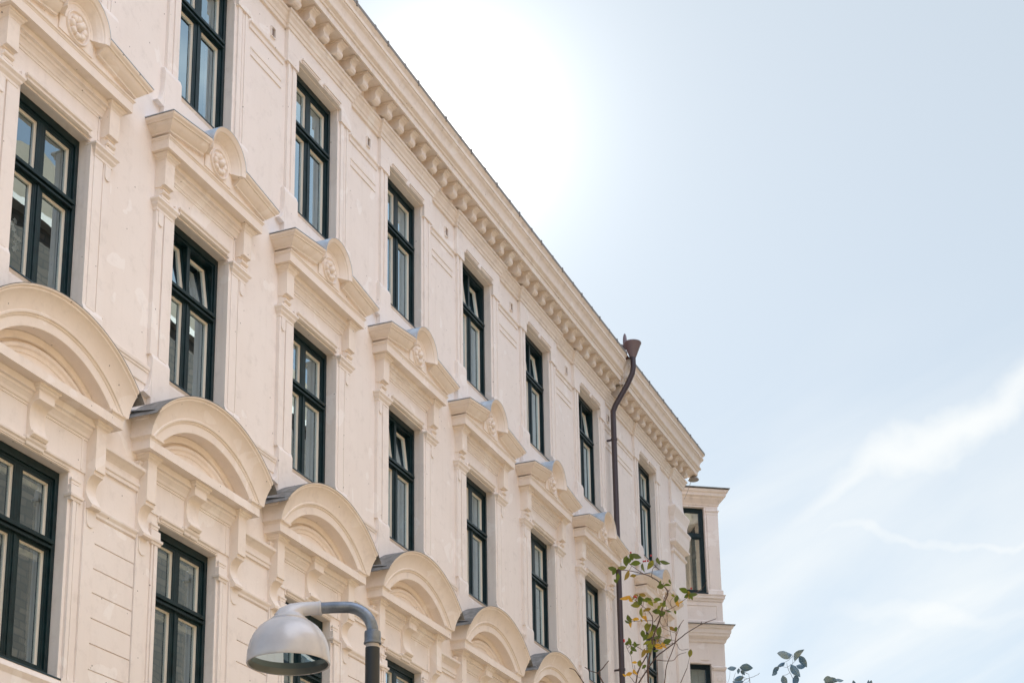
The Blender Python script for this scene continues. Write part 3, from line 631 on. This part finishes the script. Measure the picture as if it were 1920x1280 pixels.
b = panel_wall(fr1, F1); B2(b, 'wall', M['wall'])
b = MB(fr2)
b.box(.25, LW, -.25, 0, 8, 11.75); b.box(.25, .5, -.25, 0, 11.75, 13.93); b.box(1.8, LW, -.25, 0, 11.75, 13.93); b.box(.25, LW, -.25, 0, 13.93, 15.92)
b.box(.25, .45, -.25, 0, 15.92, 18.4); b.box(1.0, 1.3, -.25, 0, 15.92, 18.4); b.box(1.85, LW, -.25, 0, 15.92, 18.4); b.box(.25, LW, -.25, 0, 18.4, 18.6)
b.box(.25, LW, -2.3, -2.1, 8, 18.6)                      # far side of the bay
b.box(.25, LW, -2.1, -.25, 18.42, 18.6); b.box(.25, LW, -2.1, -.25, 14.6, 14.75)
b.box(LW - .2, LW - .01, -2.1, -.25, 8, 15.95); b.box(LW - .2, LW - .01, -2.1, -.25, 18.05, 18.42)
for y0_, y1_ in ((-.40, -.25), (-1.02, -.86), (-2.1, -1.50)): b.box(LW - .2, LW - .01, y0_, y1_, 15.95, 18.05)
B2(b, 'bay_wall', M['wall'])
b = MB(fr2); b.box(-1.0, 9, -12, -2.35, 0, 18.4); b.box(LW + .01, 9, -2.35, -.8, 0, 15.2); b.box(.02, LW - .02, -2.3, -.02, 7.2, 8.0); B2(b, 'house_body', M['wall'])
def bay_mould(prof, name, mt=M['wall'], base=0.0):
    b = MB(fr2); vs = []; fs = []
    # returned round the corner: path on face1 (back) -> corner -> face2 end
    for o, z in prof: o += base; vs += [fr2(-o, -LW, z), fr2(-o, o, z), fr2(LW + o, o, z), fr2(LW + o, -LW, z)]
    for i in range(len(prof) - 1):
        for j in range(4): fs.append((i * 4 + j, i * 4 + (j + 1) % 4, (i + 1) * 4 + (j + 1) % 4, (i + 1) * 4 + j))
    fs += [(0, 1, 2, 3), tuple((len(prof) - 1) * 4 + j for j in range(4))]
    b.fr = lambda *q: q; b.add(vs, fs); return B2(b, name, mt)
bay_mould([(.004, 18.45), (.02, 18.46), (.03, 18.50), (.06, 18.54), (.12, 18.62), (.13, 18.66), (.19, 18.69), (.20, 18.76), (.24, 18.80), (.255, 18.86), (.20, 18.885)], 'cornice', M['cornice'])
bay_mould([(.18, 18.87), (.29, 18.885), (.29, 18.905), (.0, 18.98)], 'roof_flashing', M['lead'])
bay_mould([(.004, 18.18), (.014, 18.185), (.02, 18.24), (.05, 18.26), (.055, 18.29), (.004, 18.30)], 'capital_moulding') if 0 else None
bay_mould([(.004, 15.68), (.02, 15.69), (.03, 15.74), (.06, 15.77), (.065, 15.84), (.08, 15.85), (.085, 15.87), (.0, 15.885)], 'sill_moulding')
bay_mould([(.004, 14.52), (.03, 14.53), (.05, 14.60), (.12, 14.68), (.13, 14.74), (.15, 14.76), (.16, 14.86), (.20, 14.90), (.22, 14.97), (.0, 15.01)], 'belt_course')
bay_mould([(.19, 14.965), (.255, 14.972), (.255, 14.99), (.0, 15.03)], 'belt_flashing', M['lead'])
b = MB(fr1)
b.box(.02, .34, -.01, .028, 15.88, 18.18); b.mould(.02, .34, .03, [(0, 18.18), (.006, 18.2), (.008, 18.25), (.03, 18.28), (.035, 18.31), (0, 18.33)], 1, 1)
b.mould(.02, .34, .0, [(.03, 15.885), (.05, 15.89), (.05, 16.0), (.03, 16.02)], 1, 1)
b.box(.345, .40, -.01, .014, 15.88, 18.40); b.box(.34, 1.9, -.01, .016, 18.405, 18.44)
ring(b, .16, 1.9, 15.14, 15.58, .02, -.01, .014); b.mould(0.01, LW, 0, [(.035, 15.03), (.035, 15.12), (.004, 15.15)], 1, 0)
b.box(.02, .36, -.01, .02, 11.4, 13.72); b.mould(.02, .36, .02, [(0, 13.74), (.01, 13.76), (.03, 13.80), (.035, 13.84), (0, 13.86)], 1, 1)
b.box(.46, 1.7, -.01, .018, 14.02, 14.38); b.box(.70, 1.5, -.01, .024, 13.94, 14.02)
b.lathe((.19, .02, 13.52), [(0, .012), (.075, .012), (.085, .0)], 24, (0, 1, 0))
B2(b, 'wall_moulding', M['wall'], bevel=.003)
def far_window(fr, z0, z1, x0, x1, tr=True):
    b = MB(fr); ring(b, x0, x1, z0, z1, .085, -.20, -.10); zt = z1 - .80
    if tr: b.box(x0 + .085, x1 - .085, -.20, -.095, zt - .05, zt + .05)
    if x1 - x0 > 1 and fr is not fr1: b.box((x0 + x1) / 2 - .04, (x0 + x1) / 2 + .04, -.2, -.1, z0 + .085, z1 - .085)
    o = B2(b, 'window', M['frame'], bevel=.004)
    b = MB(fr)
    for a, c in ((z0 + .085, zt - .05), (zt + .05, z1 - .085)): ring(b, x0 + .085, x1 - .085, a, c, .035, -.19, -.12)
    q = b.build('casement', M['frame']); q.parent = o
    b = MB(fr); b.add([(x0 + .1, -.16, z0 + .1), (x1 - .1, -.16, z0 + .1), (x1 - .1, -.16, z1 - .1), (x0 + .1, -.16, z1 - .1)], [(0, 1, 2, 3)])
    q = b.build('pane', M['glass']); q.parent = o
    b = MB(fr); b.box(x0 + .005, x1 - .005, -.12, .05, z0 - .022, z0 + .004); q = b.build('sill_flashing', M['nose']); q.parent = o
for z0, z1, x0, x1 in F1: far_window(fr1, z0, z1, x0, x1)
for z0, z1, x0, x1 in ((11.75, 13.93, .5, 1.8), (15.92, 18.40, .45, 1.0), (15.92, 18.40, 1.3, 1.85)): far_window(fr2, z0, z1, x0, x1)
b = MB(fr2)
for y0_, y1_ in ((-.86, -.40), (-1.50, -1.02)):
    b.box(LW - .16, LW - .08, y0_, y0_ + .06, 15.95, 18.05); b.box(LW - .16, LW - .08, y1_ - .06, y1_, 15.95, 18.05); b.box(LW - .17, LW - .07, y0_ + .06, y1_ - .06, 17.25, 17.36)
B2(b, 'rear_window_frame', M['cream'])
b = MB(fr1); n_ = 18; vs = []
for i in range(n_ + 1): vs += [(.45 + 1.1 * i / n_, -.36 + .03 * math.sin(i * 1.8), 13.85), (.45 + 1.1 * i / n_, -.36 + .03 * math.sin(i * 1.8), 11.9)]
b.add(vs, [(2 * i, 2 * i + 1, 2 * i + 3, 2 * i + 2) for i in range(n_)]); B2(b, 'curtain', mat('pale_curtain', (.80, .82, .78), .9), smooth=True)
# ================================================================ houses across the street (seen mirrored in the panes)
op = empty('brick_house', (19, -15, 0), 'tall brown brick house with pale attic gables mirrored in the left window panes', 'building')
def O(b, name, mt, **k):
    o = b.build(name, mt, **k); o.parent = op; o.matrix_parent_inverse = Matrix.Translation(-op.location); return o
OP = lambda x, Y, z: (x, -15 - Y, z)     # Y runs back from its street front
b = MB(OP); b.box(12, 33, 0, 12, 0, 25.4); O(b, 'wall', M['brick'])
b = MB(OP)
for x0, x1, zt in ((12, 15.5, 26.6), (16.0, 20.2, 27.3), (20.6, 26.4, 26.9), (26.9, 33, 27.2)): b.prism([(x0, 25.4), (x1, 25.4), (x1, zt), ((x0 + x1) / 2, zt + .5), (x0, zt)], .3, 9)
O(b, 'attic_wall', M['attic'])
b = MB(OP); b.box(11.8, 33.2, -.25, .3, 25.3, 25.5)
for x in (15.5, 20.2, 26.4): b.box(x, x + .5, .25, 8, 25.5, 27)
O(b, 'eaves', M['gutter'])
for j in range(3):
    for i in range(7):
        b = MB(OP); x = 12.8 + i * 2.9; z = 2.2 + j * 3.7
        b.box(x, x + 1.2, -.02, .05, z, z + 2.1); o = O(b, 'window', M['frame'])
lo = empty('plaster_house', (-12, -15, 0), 'lower pale plaster house across the street beside the brick one', 'building')
b = MB(OP); b.box(-40, 11.98, 0, 12, 0, 15.5); o = b.build('wall', M['render']); o.parent = lo; o.matrix_parent_inverse = Matrix.Translation(-lo.location)
b = MB(OP); b.side([(-.4, 15.5), (6, 19.5), (12.4, 15.5)], -40, 11.7); o = b.build('roof', M['roof']); o.parent = lo; o.matrix_parent_inverse = Matrix.Translation(-lo.location)
for j in range(4):
    for i in range(15):
        b = MB(OP); x = -38 + i * 3.3; z = 1.6 + j * 3.4
        b.box(x, x + 1.2, -.03, .05, z, z + 2.1); o = b.build('window', M['frame']); o.parent = lo; o.matrix_parent_inverse = Matrix.Translation(-lo.location)
# ================================================================ things on the window ledges
petal = mat('orchid_petal', (.85, .84, .82), .5); potm = mat('clay_pot', (.35, .33, .30), .6); stemm = mat('orchid_green', (.05, .10, .03), .5); figm = mat('dark_wood', (.04, .02, .015), .45)
orc = empty('potted_orchid', (-.68, .42, 10.73), 'white orchid in a pot behind the left pane of the leftmost middle window', 'plant')
b = MB(); b.lathe((0, 0, 0), [(0, 0), (.05, 0), (.065, .12), (.06, .125), (.05, .10), (0, .10)], 20); b.build('pot', potm, orc, smooth=True)
b = MB(); b.tube([(0, 0, .08), (.01, 0, .35), (.0, .01, .60), (-.04, .03, .78), (-.09, .04, .84)], .004, 6); b.tube([(0, 0, .08), (-.02, .01, .3), (-.03, .02, .52), (.02, .03, .62)], .004, 6)
for a in range(5): b.tube([(0, 0, .10), (.07 * math.cos(a * 1.3), .07 * math.sin(a * 1.3), .16), (.14 * math.cos(a * 1.3), .14 * math.sin(a * 1.3), .13)], .018, 5, .003)
b.build('stem', stemm, orc, smooth=True)
b = MB()
for cx, cy, cz in ((-.09, .05, .84), (-.05, .04, .79), (-.02, .05, .72), (.01, .03, .66), (.02, .04, .60), (-.03, .05, .55), (.035, .05, .70), (-.06, .06, .88)):
    for a in range(5):
        an = R(72 * a + 20 * cz * 10); d = (math.cos(an), math.sin(an)); e_ = (-d[1], d[0]); r = .038
        b.add([(cx, cy, cz), (cx + d[0] * r * .6 + e_[0] * r * .42, cy + .01, cz + d[1] * r * .6 + e_[1] * r * .42), (cx + d[0] * r * 1.1, cy + .004, cz + d[1] * r * 1.1), (cx + d[0] * r * .6 - e_[0] * r * .42, cy + .01, cz + d[1] * r * .6 - e_[1] * r * .42)], [(0, 1, 2, 3)])
b.build('blossom', petal, orc, smooth=True)
b = MB(); b.lathe((-.03, -.44, 6.48), [(0, 0), (.05, 0), (.05, .02), (.014, .04), (.012, .14), (.03, .20), (.036, .28), (.02, .36), (.011, .42), (.022, .45), (.018, .49), (0, .51)], 16)
b.tube([(-.03, -.44, 6.78), (.04, -.44, 6.86), (.075, -.44, 6.98)], .012, 7, .005)
fg = b.build('figurine', figm, smooth=True); fg['label'] = 'slender dark figurine behind the glass of the leftmost window of the lowest row'; fg['category'] = 'figurine'
# ================================================================ street lamp
lampm = mat('lamp_enamel', (.56, .55, .565), .24, .08); varied(lampm, ((.48, .47, .49), (.62, .61, .62)), 5, .05, 30)
tubem = mat('galvanised_tube', (.20, .23, .27), .38, .75); varied(tubem, ((.15, .175, .21), (.27, .30, .34)), 14, .2, 60)
innerm = mat('reflector', (.20, .21, .20), .38, .45); postm = mat('black_post', (.018, .022, .025), .5)
pale = mat('worn_primer', (.50, .46, .44), .7); bulbm = mat('bulb_glass', (.62, .50, .46), .3)
lz = -.55
LO = Vector((-4.56, -5.494, 0)); LA = Vector((.3836, -.9234, 0)).normalized()
lamp = empty('street_lamp', (LO.x + LA.x * .565, LO.y + LA.y * .565, .14), 'grey dome street lamp on a bent arm over a black post', 'street lamp')
def Lp(x, Y, z): q = LO + LA * x + Vector((LA.y, -LA.x, 0)) * Y; return (q.x, q.y, z)
def LB(b, name, mt, **k):
    o = b.build(name, mt, **k); o.parent = lamp; o.matrix_parent_inverse = Matrix.Translation(-lamp.location); return o
b = MB(Lp); z0 = 4.735
P = [(.268, .002), (.279, .0), (.282, .008), (.281, .03), (.276, .09), (.262, .15), (.238, .205), (.203, .252), (.158, .288), (.118, .306), (.085, .316), (.070, .32)]
b.lathe((0, 0, z0), P, 64)
shade = LB(b, 'lamp_shade', lampm, smooth=True)
b = MB(Lp); b.lathe((0, 0, z0), [(.268, .002), (.262, .03), (.255, .09), (.238, .15), (.20, .21), (.12, .26), (0, .27)], 48); o = b.build('reflector', innerm, shade, smooth=True); 
b = MB(Lp); b.lathe((-.06, .03, z0 + .10), [(0, -.05), (.03, -.04), (.045, -.005), (.04, .04), (.02, .09), (.02, .15)], 20); b.build('bulb', bulbm, shade, smooth=True)
b = MB(Lp); b.lathe((0, 0, z0 + .045), [(0, .0), (.268, .0), (.268, .004), (0, .004)], 40); gl2 = b.build('lens', M['glass'], shade, smooth=True)
b = MB(Lp); b.lathe((0, 0, z0), [(.118, .298), (.128, .302), (.128, .312), (.112, .325), (.092, .35)], 36)
b.tube([(-.005, 0, z0 + .30), (.012, 0, z0 + .335), (.045, 0, z0 + .370), (.085, 0, z0 + .388), (.125, 0, z0 + .392), (.205, 0, z0 + .395)], .1, 28, rl=[.110, .098, .070, .050, .047, .046])
b.lathe((.198, 0, z0 + .394), [(.046, 0), (.050, .002), (.050, .018), (.040, .02)], 28, (1, 0, .06))
LB(b, 'neck_joint', lampm, smooth=True)
b = MB(Lp); pts = [(.17, 0, z0 + .392), (.30, 0, z0 + .398), (.385, 0, z0 + .398)]
for a in range(10, 91, 10): pts.append((.385 + .18 * math.sin(R(a)), 0, z0 + .218 + .18 * math.cos(R(a))))
pts += [(.565, 0, z0 + .16)]
b.tube(pts, .040, 20); LB(b, 'arm', tubem, smooth=True)
b = MB(Lp); b.lathe((.565, 0, z0), [(.042, .228), (.054, .222), (.056, .21), (.056, .148), (.060, .145), (.060, .135), (.046, .132)], 28); LB(b, 'collar', tubem, smooth=True)
b = MB(Lp); b.lathe((.565, 0, z0), [(.046, .14), (.046, .105)], 28); LB(b, 'pole_tip', pale, smooth=True)
b = MB(Lp); b.lathe((.565, 0, 0), [(.09, .14), (.09, 1.0), (.075, 1.05), (.049, 1.3), (.049, z0 + .107)], 28); LB(b, 'pole', postm, smooth=True)
# ================================================================ rose shoots
B0 = [([(-7.494,-8.94,3.454),(-7.497,-8.941,3.526),(-7.496,-8.958,3.597),(-7.496,-8.971,3.654),(-7.491,-8.998,3.726),(-7.505,-9.02,3.778),(-7.498,-9.042,3.84),(-7.559,-9.029,3.863),(-7.545,-8.989,3.9),(-7.526,-8.947,3.927),(-7.559,-8.891,3.94),(-7.578,-8.838,3.945)],0.0046,0.0014),([(-7.546,-8.986,3.9),(-7.534,-8.995,3.947),(-7.545,-9.024,3.928)],0.0014,0.0007),([(-7.526,-8.947,3.927),(-7.581,-8.9,3.965),(-7.571,-8.898,3.998),(-7.571,-8.907,4.013)],0.0014,0.0007),([(-7.505,-9.02,3.778),(-7.527,-9.035,3.806),(-7.518,-9.056,3.844)],0.0021,0.0014),([(-7.373,-8.846,3.496),(-7.394,-8.867,3.547),(-7.412,-8.92,3.618),(-7.47,-8.948,3.664),(-7.488,-8.968,3.731),(-7.513,-8.959,3.762),(-7.499,-8.94,3.783),(-7.558,-8.916,3.806)],0.0032,0.0011),([(-7.691,-8.96,3.403),(-7.735,-9.049,3.486),(-7.817,-9.145,3.507),(-7.833,-9.207,3.54),(-7.918,-9.293,3.542),(-7.943,-9.364,3.55)],0.0031,0.0012),([(-7.918,-9.293,3.542),(-7.92,-9.301,3.554)],0.0013,0.001),([(-7.289,-8.947,3.505),(-7.276,-8.958,3.589),(-7.293,-9.0,3.669),(-7.291,-9.014,3.736),(-7.244,-9.032,3.792)],0.0022,0.0014),([(-7.293,-9.0,3.669),(-7.28,-9.006,3.71),(-7.308,-9.035,3.751)],0.0014,0.0011),([(-7.484,-8.97,3.721),(-7.463,-9.002,3.763),(-7.42,-9.034,3.794),(-7.337,-9.055,3.845),(-7.303,-9.092,3.884),(-7.283,-9.109,3.896)],0.0018,0.0011),([(-7.42,-9.034,3.794),(-7.442,-9.034,3.817),(-7.431,-9.058,3.847)],0.0011,0.0007),([(-7.283,-9.109,3.896),(-7.257,-9.133,3.927),(-7.287,-9.157,3.945)],0.0011,0.0007),([(-7.731,-9.054,3.479),(-7.68,-9.101,3.483),(-7.639,-9.119,3.517),(-7.612,-9.143,3.531)],0.0017,0.001),([(-7.607,-9.04,3.571),(-7.58,-9.089,3.586),(-7.495,-9.085,3.581),(-7.48,-9.116,3.585)],0.0014,0.0009),([(-7.362,-9.039,3.475),(-7.369,-9.074,3.536)],0.0018,0.0014),([(-7.487,-8.967,3.727),(-7.521,-8.93,3.723),(-7.546,-8.901,3.716),(-7.611,-8.901,3.705)],0.0014,0.0007),([(-7.491,-8.998,3.726),(-7.488,-9.011,3.695),(-7.546,-9.05,3.677),(-7.551,-9.08,3.65)],0.0011,0.0007),([(-7.412,-8.913,3.611),(-7.463,-8.885,3.63),(-7.51,-8.864,3.628),(-7.535,-8.861,3.614),(-7.521,-8.877,3.572)],0.0014,0.0009),([(-7.429,-8.878,3.537),(-7.454,-8.871,3.517),(-7.44,-8.864,3.558)],0.0018,0.0007),([(-7.495,-8.96,3.597),(-7.512,-8.99,3.64),(-7.504,-9.0,3.666)],0.0011,0.0007),([(-7.42,-8.858,3.483),(-7.437,-8.835,3.518)],0.0014,0.0007)]
B1 = [([(-7.19,-8.636,3.567),(-7.203,-8.619,3.612),(-7.235,-8.65,3.623),(-7.207,-8.669,3.662)],0.0033,0.0019),([(-7.203,-8.619,3.612),(-7.208,-8.582,3.627),(-7.23,-8.565,3.639)],0.0022,0.0015),([(-7.311,-8.586,3.543),(-7.346,-8.561,3.594),(-7.349,-8.535,3.608)],0.0026,0.0015)]
B2_ = [([(-5.816,-9.188,3.816),(-5.833,-9.192,3.839),(-5.815,-9.179,3.879),(-5.849,-9.168,3.916),(-5.857,-9.165,3.945)],0.0019,0.0006),([(-5.83,-9.193,3.873),(-5.836,-9.19,3.943),(-5.812,-9.189,3.989)],0.0009,0.0004),([(-5.849,-9.168,3.92),(-5.859,-9.137,3.93)],0.0009,0.0004),([(-6.185,-8.93,3.773),(-6.191,-8.948,3.803),(-6.199,-8.956,3.843)],0.0008,0.0005),([(-6.174,-8.962,3.763),(-6.172,-8.966,3.806),(-6.188,-8.98,3.83)],0.001,0.0006),([(-6.067,-8.979,3.779),(-6.081,-8.991,3.813),(-6.007,-9.003,3.845),(-6.037,-9.039,3.844),(-5.976,-9.042,3.868),(-5.971,-9.049,3.877)],0.0013,0.0008),([(-6.007,-9.003,3.845),(-6.012,-9.004,3.863)],0.0008,0.0006),([(-6.006,-9.005,3.843),(-5.984,-8.99,3.833),(-6.008,-8.974,3.824)],0.0008,0.0006),([(-5.675,-9.346,3.805),(-5.689,-9.353,3.863)],0.0011,0.0007),([(-5.556,-9.443,3.823),(-5.569,-9.445,3.875)],0.0011,0.0007),([(-5.541,-9.517,3.818),(-5.554,-9.523,3.869)],0.0011,0.0007)]
L0 = [(-7.828,-8.908,3.859,180,0.0383,0),(-7.562,-8.843,3.916,-90,0.0358,0),(-7.704,-8.91,3.902,190,0.039,1),(-7.619,-8.903,3.897,-110,0.0473,3),(-7.822,-8.968,3.885,-95,0.0459,0),(-7.803,-9.005,3.906,-25,0.046,0),(-7.752,-8.984,3.896,180,0.0463,0),(-7.485,-8.932,3.968,-90,0.0442,0),(-7.725,-9.04,3.889,-120,0.0464,1),(-7.538,-9.018,3.968,-80,0.0398,0),(-7.472,-9.025,3.983,-18,0.0481,0),(-7.475,-8.845,3.849,205,0.0482,2),(-7.658,-8.945,3.783,215,0.0389,3),(-7.644,-8.964,3.77,-85,0.0429,0),(-7.589,-8.927,3.772,185,0.0432,1),(-7.497,-8.952,3.819,0,0.0358,0),(-7.703,-9.057,3.743,0,0.0346,0),(-7.499,-8.921,3.766,-90,0.0437,1),(-7.492,-8.864,3.747,-70,0.0399,0),(-7.464,-8.861,3.736,-100,0.036,2),(-7.732,-8.97,3.663,175,0.0307,2),(-7.422,-8.916,3.762,-90,0.0321,2),(-7.709,-9.017,3.705,20,0.0269,3),(-7.614,-9.025,3.723,180,0.0389,0),(-7.516,-9.018,3.744,200,0.0355,0),(-7.41,-9.014,3.786,-20,0.0321,0),(-7.615,-9.053,3.749,160,0.035,1),(-7.442,-9.023,3.893,10,0.0321,0),(-7.572,-9.033,3.844,190,0.0354,0),(-7.615,-9.145,3.797,150,0.0428,0),(-7.602,-9.163,3.778,-80,0.0389,3),(-7.643,-9.193,3.764,-15,0.0386,0),(-7.691,-9.134,3.739,-100,0.0346,0),(-7.661,-9.129,3.729,-80,0.0308,2),(-7.494,-8.943,3.699,-90,0.0396,1),(-7.371,-8.959,3.711,-100,0.0483,0),(-7.654,-9.007,3.613,-120,0.0463,1),(-7.687,-9.001,3.569,200,0.0383,1),(-7.372,-8.946,3.686,200,0.0402,0),(-7.507,-9.009,3.611,190,0.0472,2),(-7.546,-9.045,3.61,20,0.0391,0),(-7.618,-8.963,3.549,-100,0.0387,3),(-7.519,-8.888,3.604,-50,0.0355,0),(-7.456,-8.851,3.66,100,0.0359,0),(-7.566,-8.913,3.606,-10,0.0352,0),(-7.554,-8.973,3.587,-100,0.043,1),(-7.672,-8.961,3.491,-100,0.0307,1),(-7.397,-8.85,3.582,180,0.0241,2),(-7.683,-8.917,3.449,200,0.0306,2),(-7.525,-8.892,3.5,-60,0.0314,2),(-7.361,-9.088,3.602,-100,0.0359,1),(-7.644,-9.098,3.629,-40,0.0308,3),(-7.47,-8.965,3.699,-80,0.0357,0),(-7.399,-8.904,3.686,-120,0.0361,0),(-7.488,-8.964,3.628,-60,0.0395,1),(-7.425,-8.969,3.63,-30,0.0398,2),(-7.642,-9.061,3.559,-60,0.0308,2),(-7.616,-8.949,3.769,180,0.0313,0),(-7.694,-9.024,3.735,-40,0.0347,1)]
L2 = [(-5.801,-9.14,4.003,185,0.0924,0),(-5.97,-9.252,3.946,55,0.076,0),(-5.903,-9.259,3.928,-55,0.0718,0),(-5.739,-9.11,3.972,215,0.0441,0),(-5.789,-9.091,3.934,225,0.0487,0),(-5.744,-9.073,3.928,235,0.0391,0),(-5.9,-9.215,3.884,-60,0.0813,0),(-5.887,-9.245,3.909,-5,0.0527,0),(-5.806,-9.137,3.866,-70,0.0581,0),(-5.879,-9.209,3.839,-95,0.0623,0),(-5.91,-9.376,3.82,190,0.0523,0),(-5.865,-9.387,3.818,5,0.0764,0),(-5.945,-9.444,3.796,-10,0.0425,0),(-5.849,-9.496,3.8,100,0.0286,0),(-5.626,-9.53,3.853,95,0.0294,0),(-5.634,-9.544,3.849,85,0.0293,0),(-5.923,-8.894,3.932,188,0.053,0),(-5.948,-8.976,3.919,0,0.0671,0),(-6.008,-8.95,3.888,-90,0.0286,0),(-6.084,-8.991,3.856,-45,0.033,0),(-6.02,-8.953,3.846,200,0.0522,0),(-5.846,-8.903,3.878,190,0.0582,0)]
H0 = [(-7.758,-8.968,3.943),(-7.728,-9.045,3.928),(-7.728,-9.02,3.908),(-7.725,-9.03,3.908),(-7.73,-9.013,3.907),(-7.663,-8.894,3.603),(-7.662,-8.894,3.597),(-7.638,-9.184,3.793),(-7.699,-8.958,3.772),(-7.696,-8.964,3.769)]
bark = mat('rose_bark', (.10, .065, .055), .8); varied(bark, ((.07, .045, .04), (.16, .10, .08)), 60, .4, 200)
leafs = []
for nm, c, c2 in (('green', (.030, .058, .016), (.065, .095, .025)), ('lime', (.075, .10, .022), (.13, .14, .035)), ('yellow', (.30, .18, .025), (.38, .21, .045)), ('russet', (.20, .06, .03), (.14, .12, .04))):
    q = mat('leaf_' + nm, c, .45); varied(q, (c, c2), 35, .3, 150); leafs.append(q)
    t = q.node_tree; pb = t.nodes['Principled BSDF']; o_ = t.nodes['Material Output']; tl = t.nodes.new('ShaderNodeBsdfTranslucent'); mx = t.nodes.new('ShaderNodeMixShader'); mx.inputs[0].default_value = .55
    tl.inputs[0].default_value = (min(1, c2[0] * 3.0), min(1, c2[1] * 2.7), c2[2] * 1.3, 1); t.links.new(pb.outputs[0], mx.inputs[1]); t.links.new(tl.outputs[0], mx.inputs[2]); t.links.new(mx.outputs[0], o_.inputs[0])
blue = mat('leaf_blue_fringe', (.11, .23, .38), .35); varied(blue, ((.07, .18, .34), (.16, .23, .24)), 30, .2, 120)  # grey-green leaves, with blue lens fringing painted into the colour
hipm = mat('rose_hip', (.45, .02, .03), .3)
RAW = lambda *q: q
def leaf(b, c, ang, ln, mi, flat=0.):
    """serrated oval blade, folded along its midrib and curling at the tip"""
    c = Vector(c); a = R(ang); d = (Rt * math.cos(a) + Up * math.sin(a)).normalized(); tw = random.uniform(-1, 1)
    d = (d + Fw * random.uniform(-.35, .35)).normalized()
    side = d.cross(Fw).normalized(); nrm = side.cross(d).normalized()
    side = (side * math.cos(tw) + nrm * math.sin(tw)).normalized(); nrm = side.cross(d).normalized()
    wd = ln * random.uniform(.24, .33) * (1.0 if flat else 1); curl = random.uniform(.05, .25) * ln; fold = random.uniform(.1, .45)
    st = [(0, .0), (.08, .35), (.22, .78), (.38, 1), (.55, .97), (.72, .74), (.87, .40), (1, .0)]
    vs = []; fs = []
    for u, wv in st:
        p0 = c + d * (u - .5) * ln - nrm * curl * (u * u)
        for s_ in (-1, 0, 1):
            ww = wd * wv * (1 + random.uniform(-.07, .07)); vs.append(tuple(p0 + side * s_ * ww + nrm * abs(s_) * ww * fold))
    for i in range(len(st) - 1):
        for j in (0, 1): fs.append((i * 3 + j, i * 3 + j + 1, i * 3 + 4 + j, i * 3 + 3 + j))
    b.cm = mi; b.add(vs, fs)
    return c - d * .5 * ln
def shoots(name, label, base, Bs, Ls, Hs, mats, root):
    e = empty(name, base, label, 'shrub', 'rose shrubs at the foot of the picture')
    def PB(b, nm, mt, **k):
        o = b.build(nm, mt, **k); o.parent = e; o.matrix_parent_inverse = Matrix.Translation(-e.location); return o
    b = MB(RAW); allp = []
    for pts, r0, r1 in Bs:
        P = [Vector(q) for q in pts]; sm = []
        for i in range(len(P) - 1):
            p0, p1, p2, p3 = P[max(i - 1, 0)], P[i], P[i + 1], P[min(i + 2, len(P) - 1)]
            for k in range(4):
                t_ = k / 4; sm.append(.5 * ((2 * p1) + (-p0 + p2) * t_ + (2 * p0 - 5 * p1 + 4 * p2 - p3) * t_ ** 2 + (-p0 + 3 * p1 - 3 * p2 + p3) * t_ ** 3) + Vector([random.uniform(-1, 1) * .0008 for _ in range(3)]))
        sm.append(P[-1]); allp += sm
        if P[0].z < root[1]:        # this shoot starts below the picture: carry it down to the ground
            g0 = Vector((root[0][0] + (P[0].x - root[0][0]) * .3, root[0][1] + (P[0].y - root[0][1]) * .3, .15))
            b.tube([g0, g0.lerp(P[0], .5) + Vector((.03, .02, 0)), P[0]], r0 * 2.2, 7, r0)
        b.tube(sm, r0, 7, r1)
        for k in range(2, len(sm) - 1, 5):      # thorns and bud stubs
            q = sm[k]; v = Vector([random.uniform(-1, 1) for _ in range(3)]).normalized(); b.tube([q, q + v * r0 * 3.2], r0 * .45, 4, r0 * .05)
    PB(b, 'stem', bark, smooth=True)
    b = MB(RAW); t2 = MB(RAW)
    for x, y, z, ang, ln, mi in Ls:
        q = leaf(b, (x, y, z), ang, ln, mi if len(mats) > 1 else 0, len(mats) == 1)
        if len(mats) > 1 and random.random() < .8:
            leaf(b, (x + random.uniform(-.02, .02), y + random.uniform(-.03, .03), z + random.uniform(-.022, .014)), ang + random.choice((-1, 1)) * random.uniform(35, 80), ln * random.uniform(.5, .85), mi if random.random() < .6 else random.choice((0, 0, 1, 3)))
        n_ = min(allp, key=lambda v: (v - q).length)
        if (n_ - q).length < .12: t2.tube([q, q.lerp(n_, .5) - Vector((0, 0, .004)), n_], .0009, 4)
    b.cm = len(mats); b.v_off = 0; b.add(t2.v, t2.f); PB(b, 'foliage', list(mats) + [bark], smooth=True)
    if Hs:
        b = MB(RAW)
        for x, y, z in Hs:
            b.lathe((x, y, z), [(0, -.0042), (.003, -.003), (.0042, 0), (.003, .0032), (.001, .0045)], 10)
            n_ = min(allp, key=lambda v: (v - Vector((x, y, z))).length); b.tube([(x, y, z), n_], .0005, 4) if (n_ - Vector((x, y, z))).length < .1 else None
        PB(b, 'rose_hip', hipm, smooth=True)
    return e
shoots('rose_bush', 'thin rose shoots with green and yellow leaves and red hips before the rain pipe', (-7.5, -9.0, .17), B0, L0, H0, leafs, ((-7.5, -9.0), 3.53))
shoots('rose_bush', 'two bare dark rose twigs forking just left of the leafy shoots', (-7.9, -8.6, .17), B1, [], [], leafs, ((-7.9, -8.6), 3.53))
shoots('rose_bush', 'leafy shoots with painted-in blue lens fringing against the sky beside the corner house', (-6.3, -9.4, .17), B2_, L2, [], [blue], ((-6.3, -9.4), 3.9))
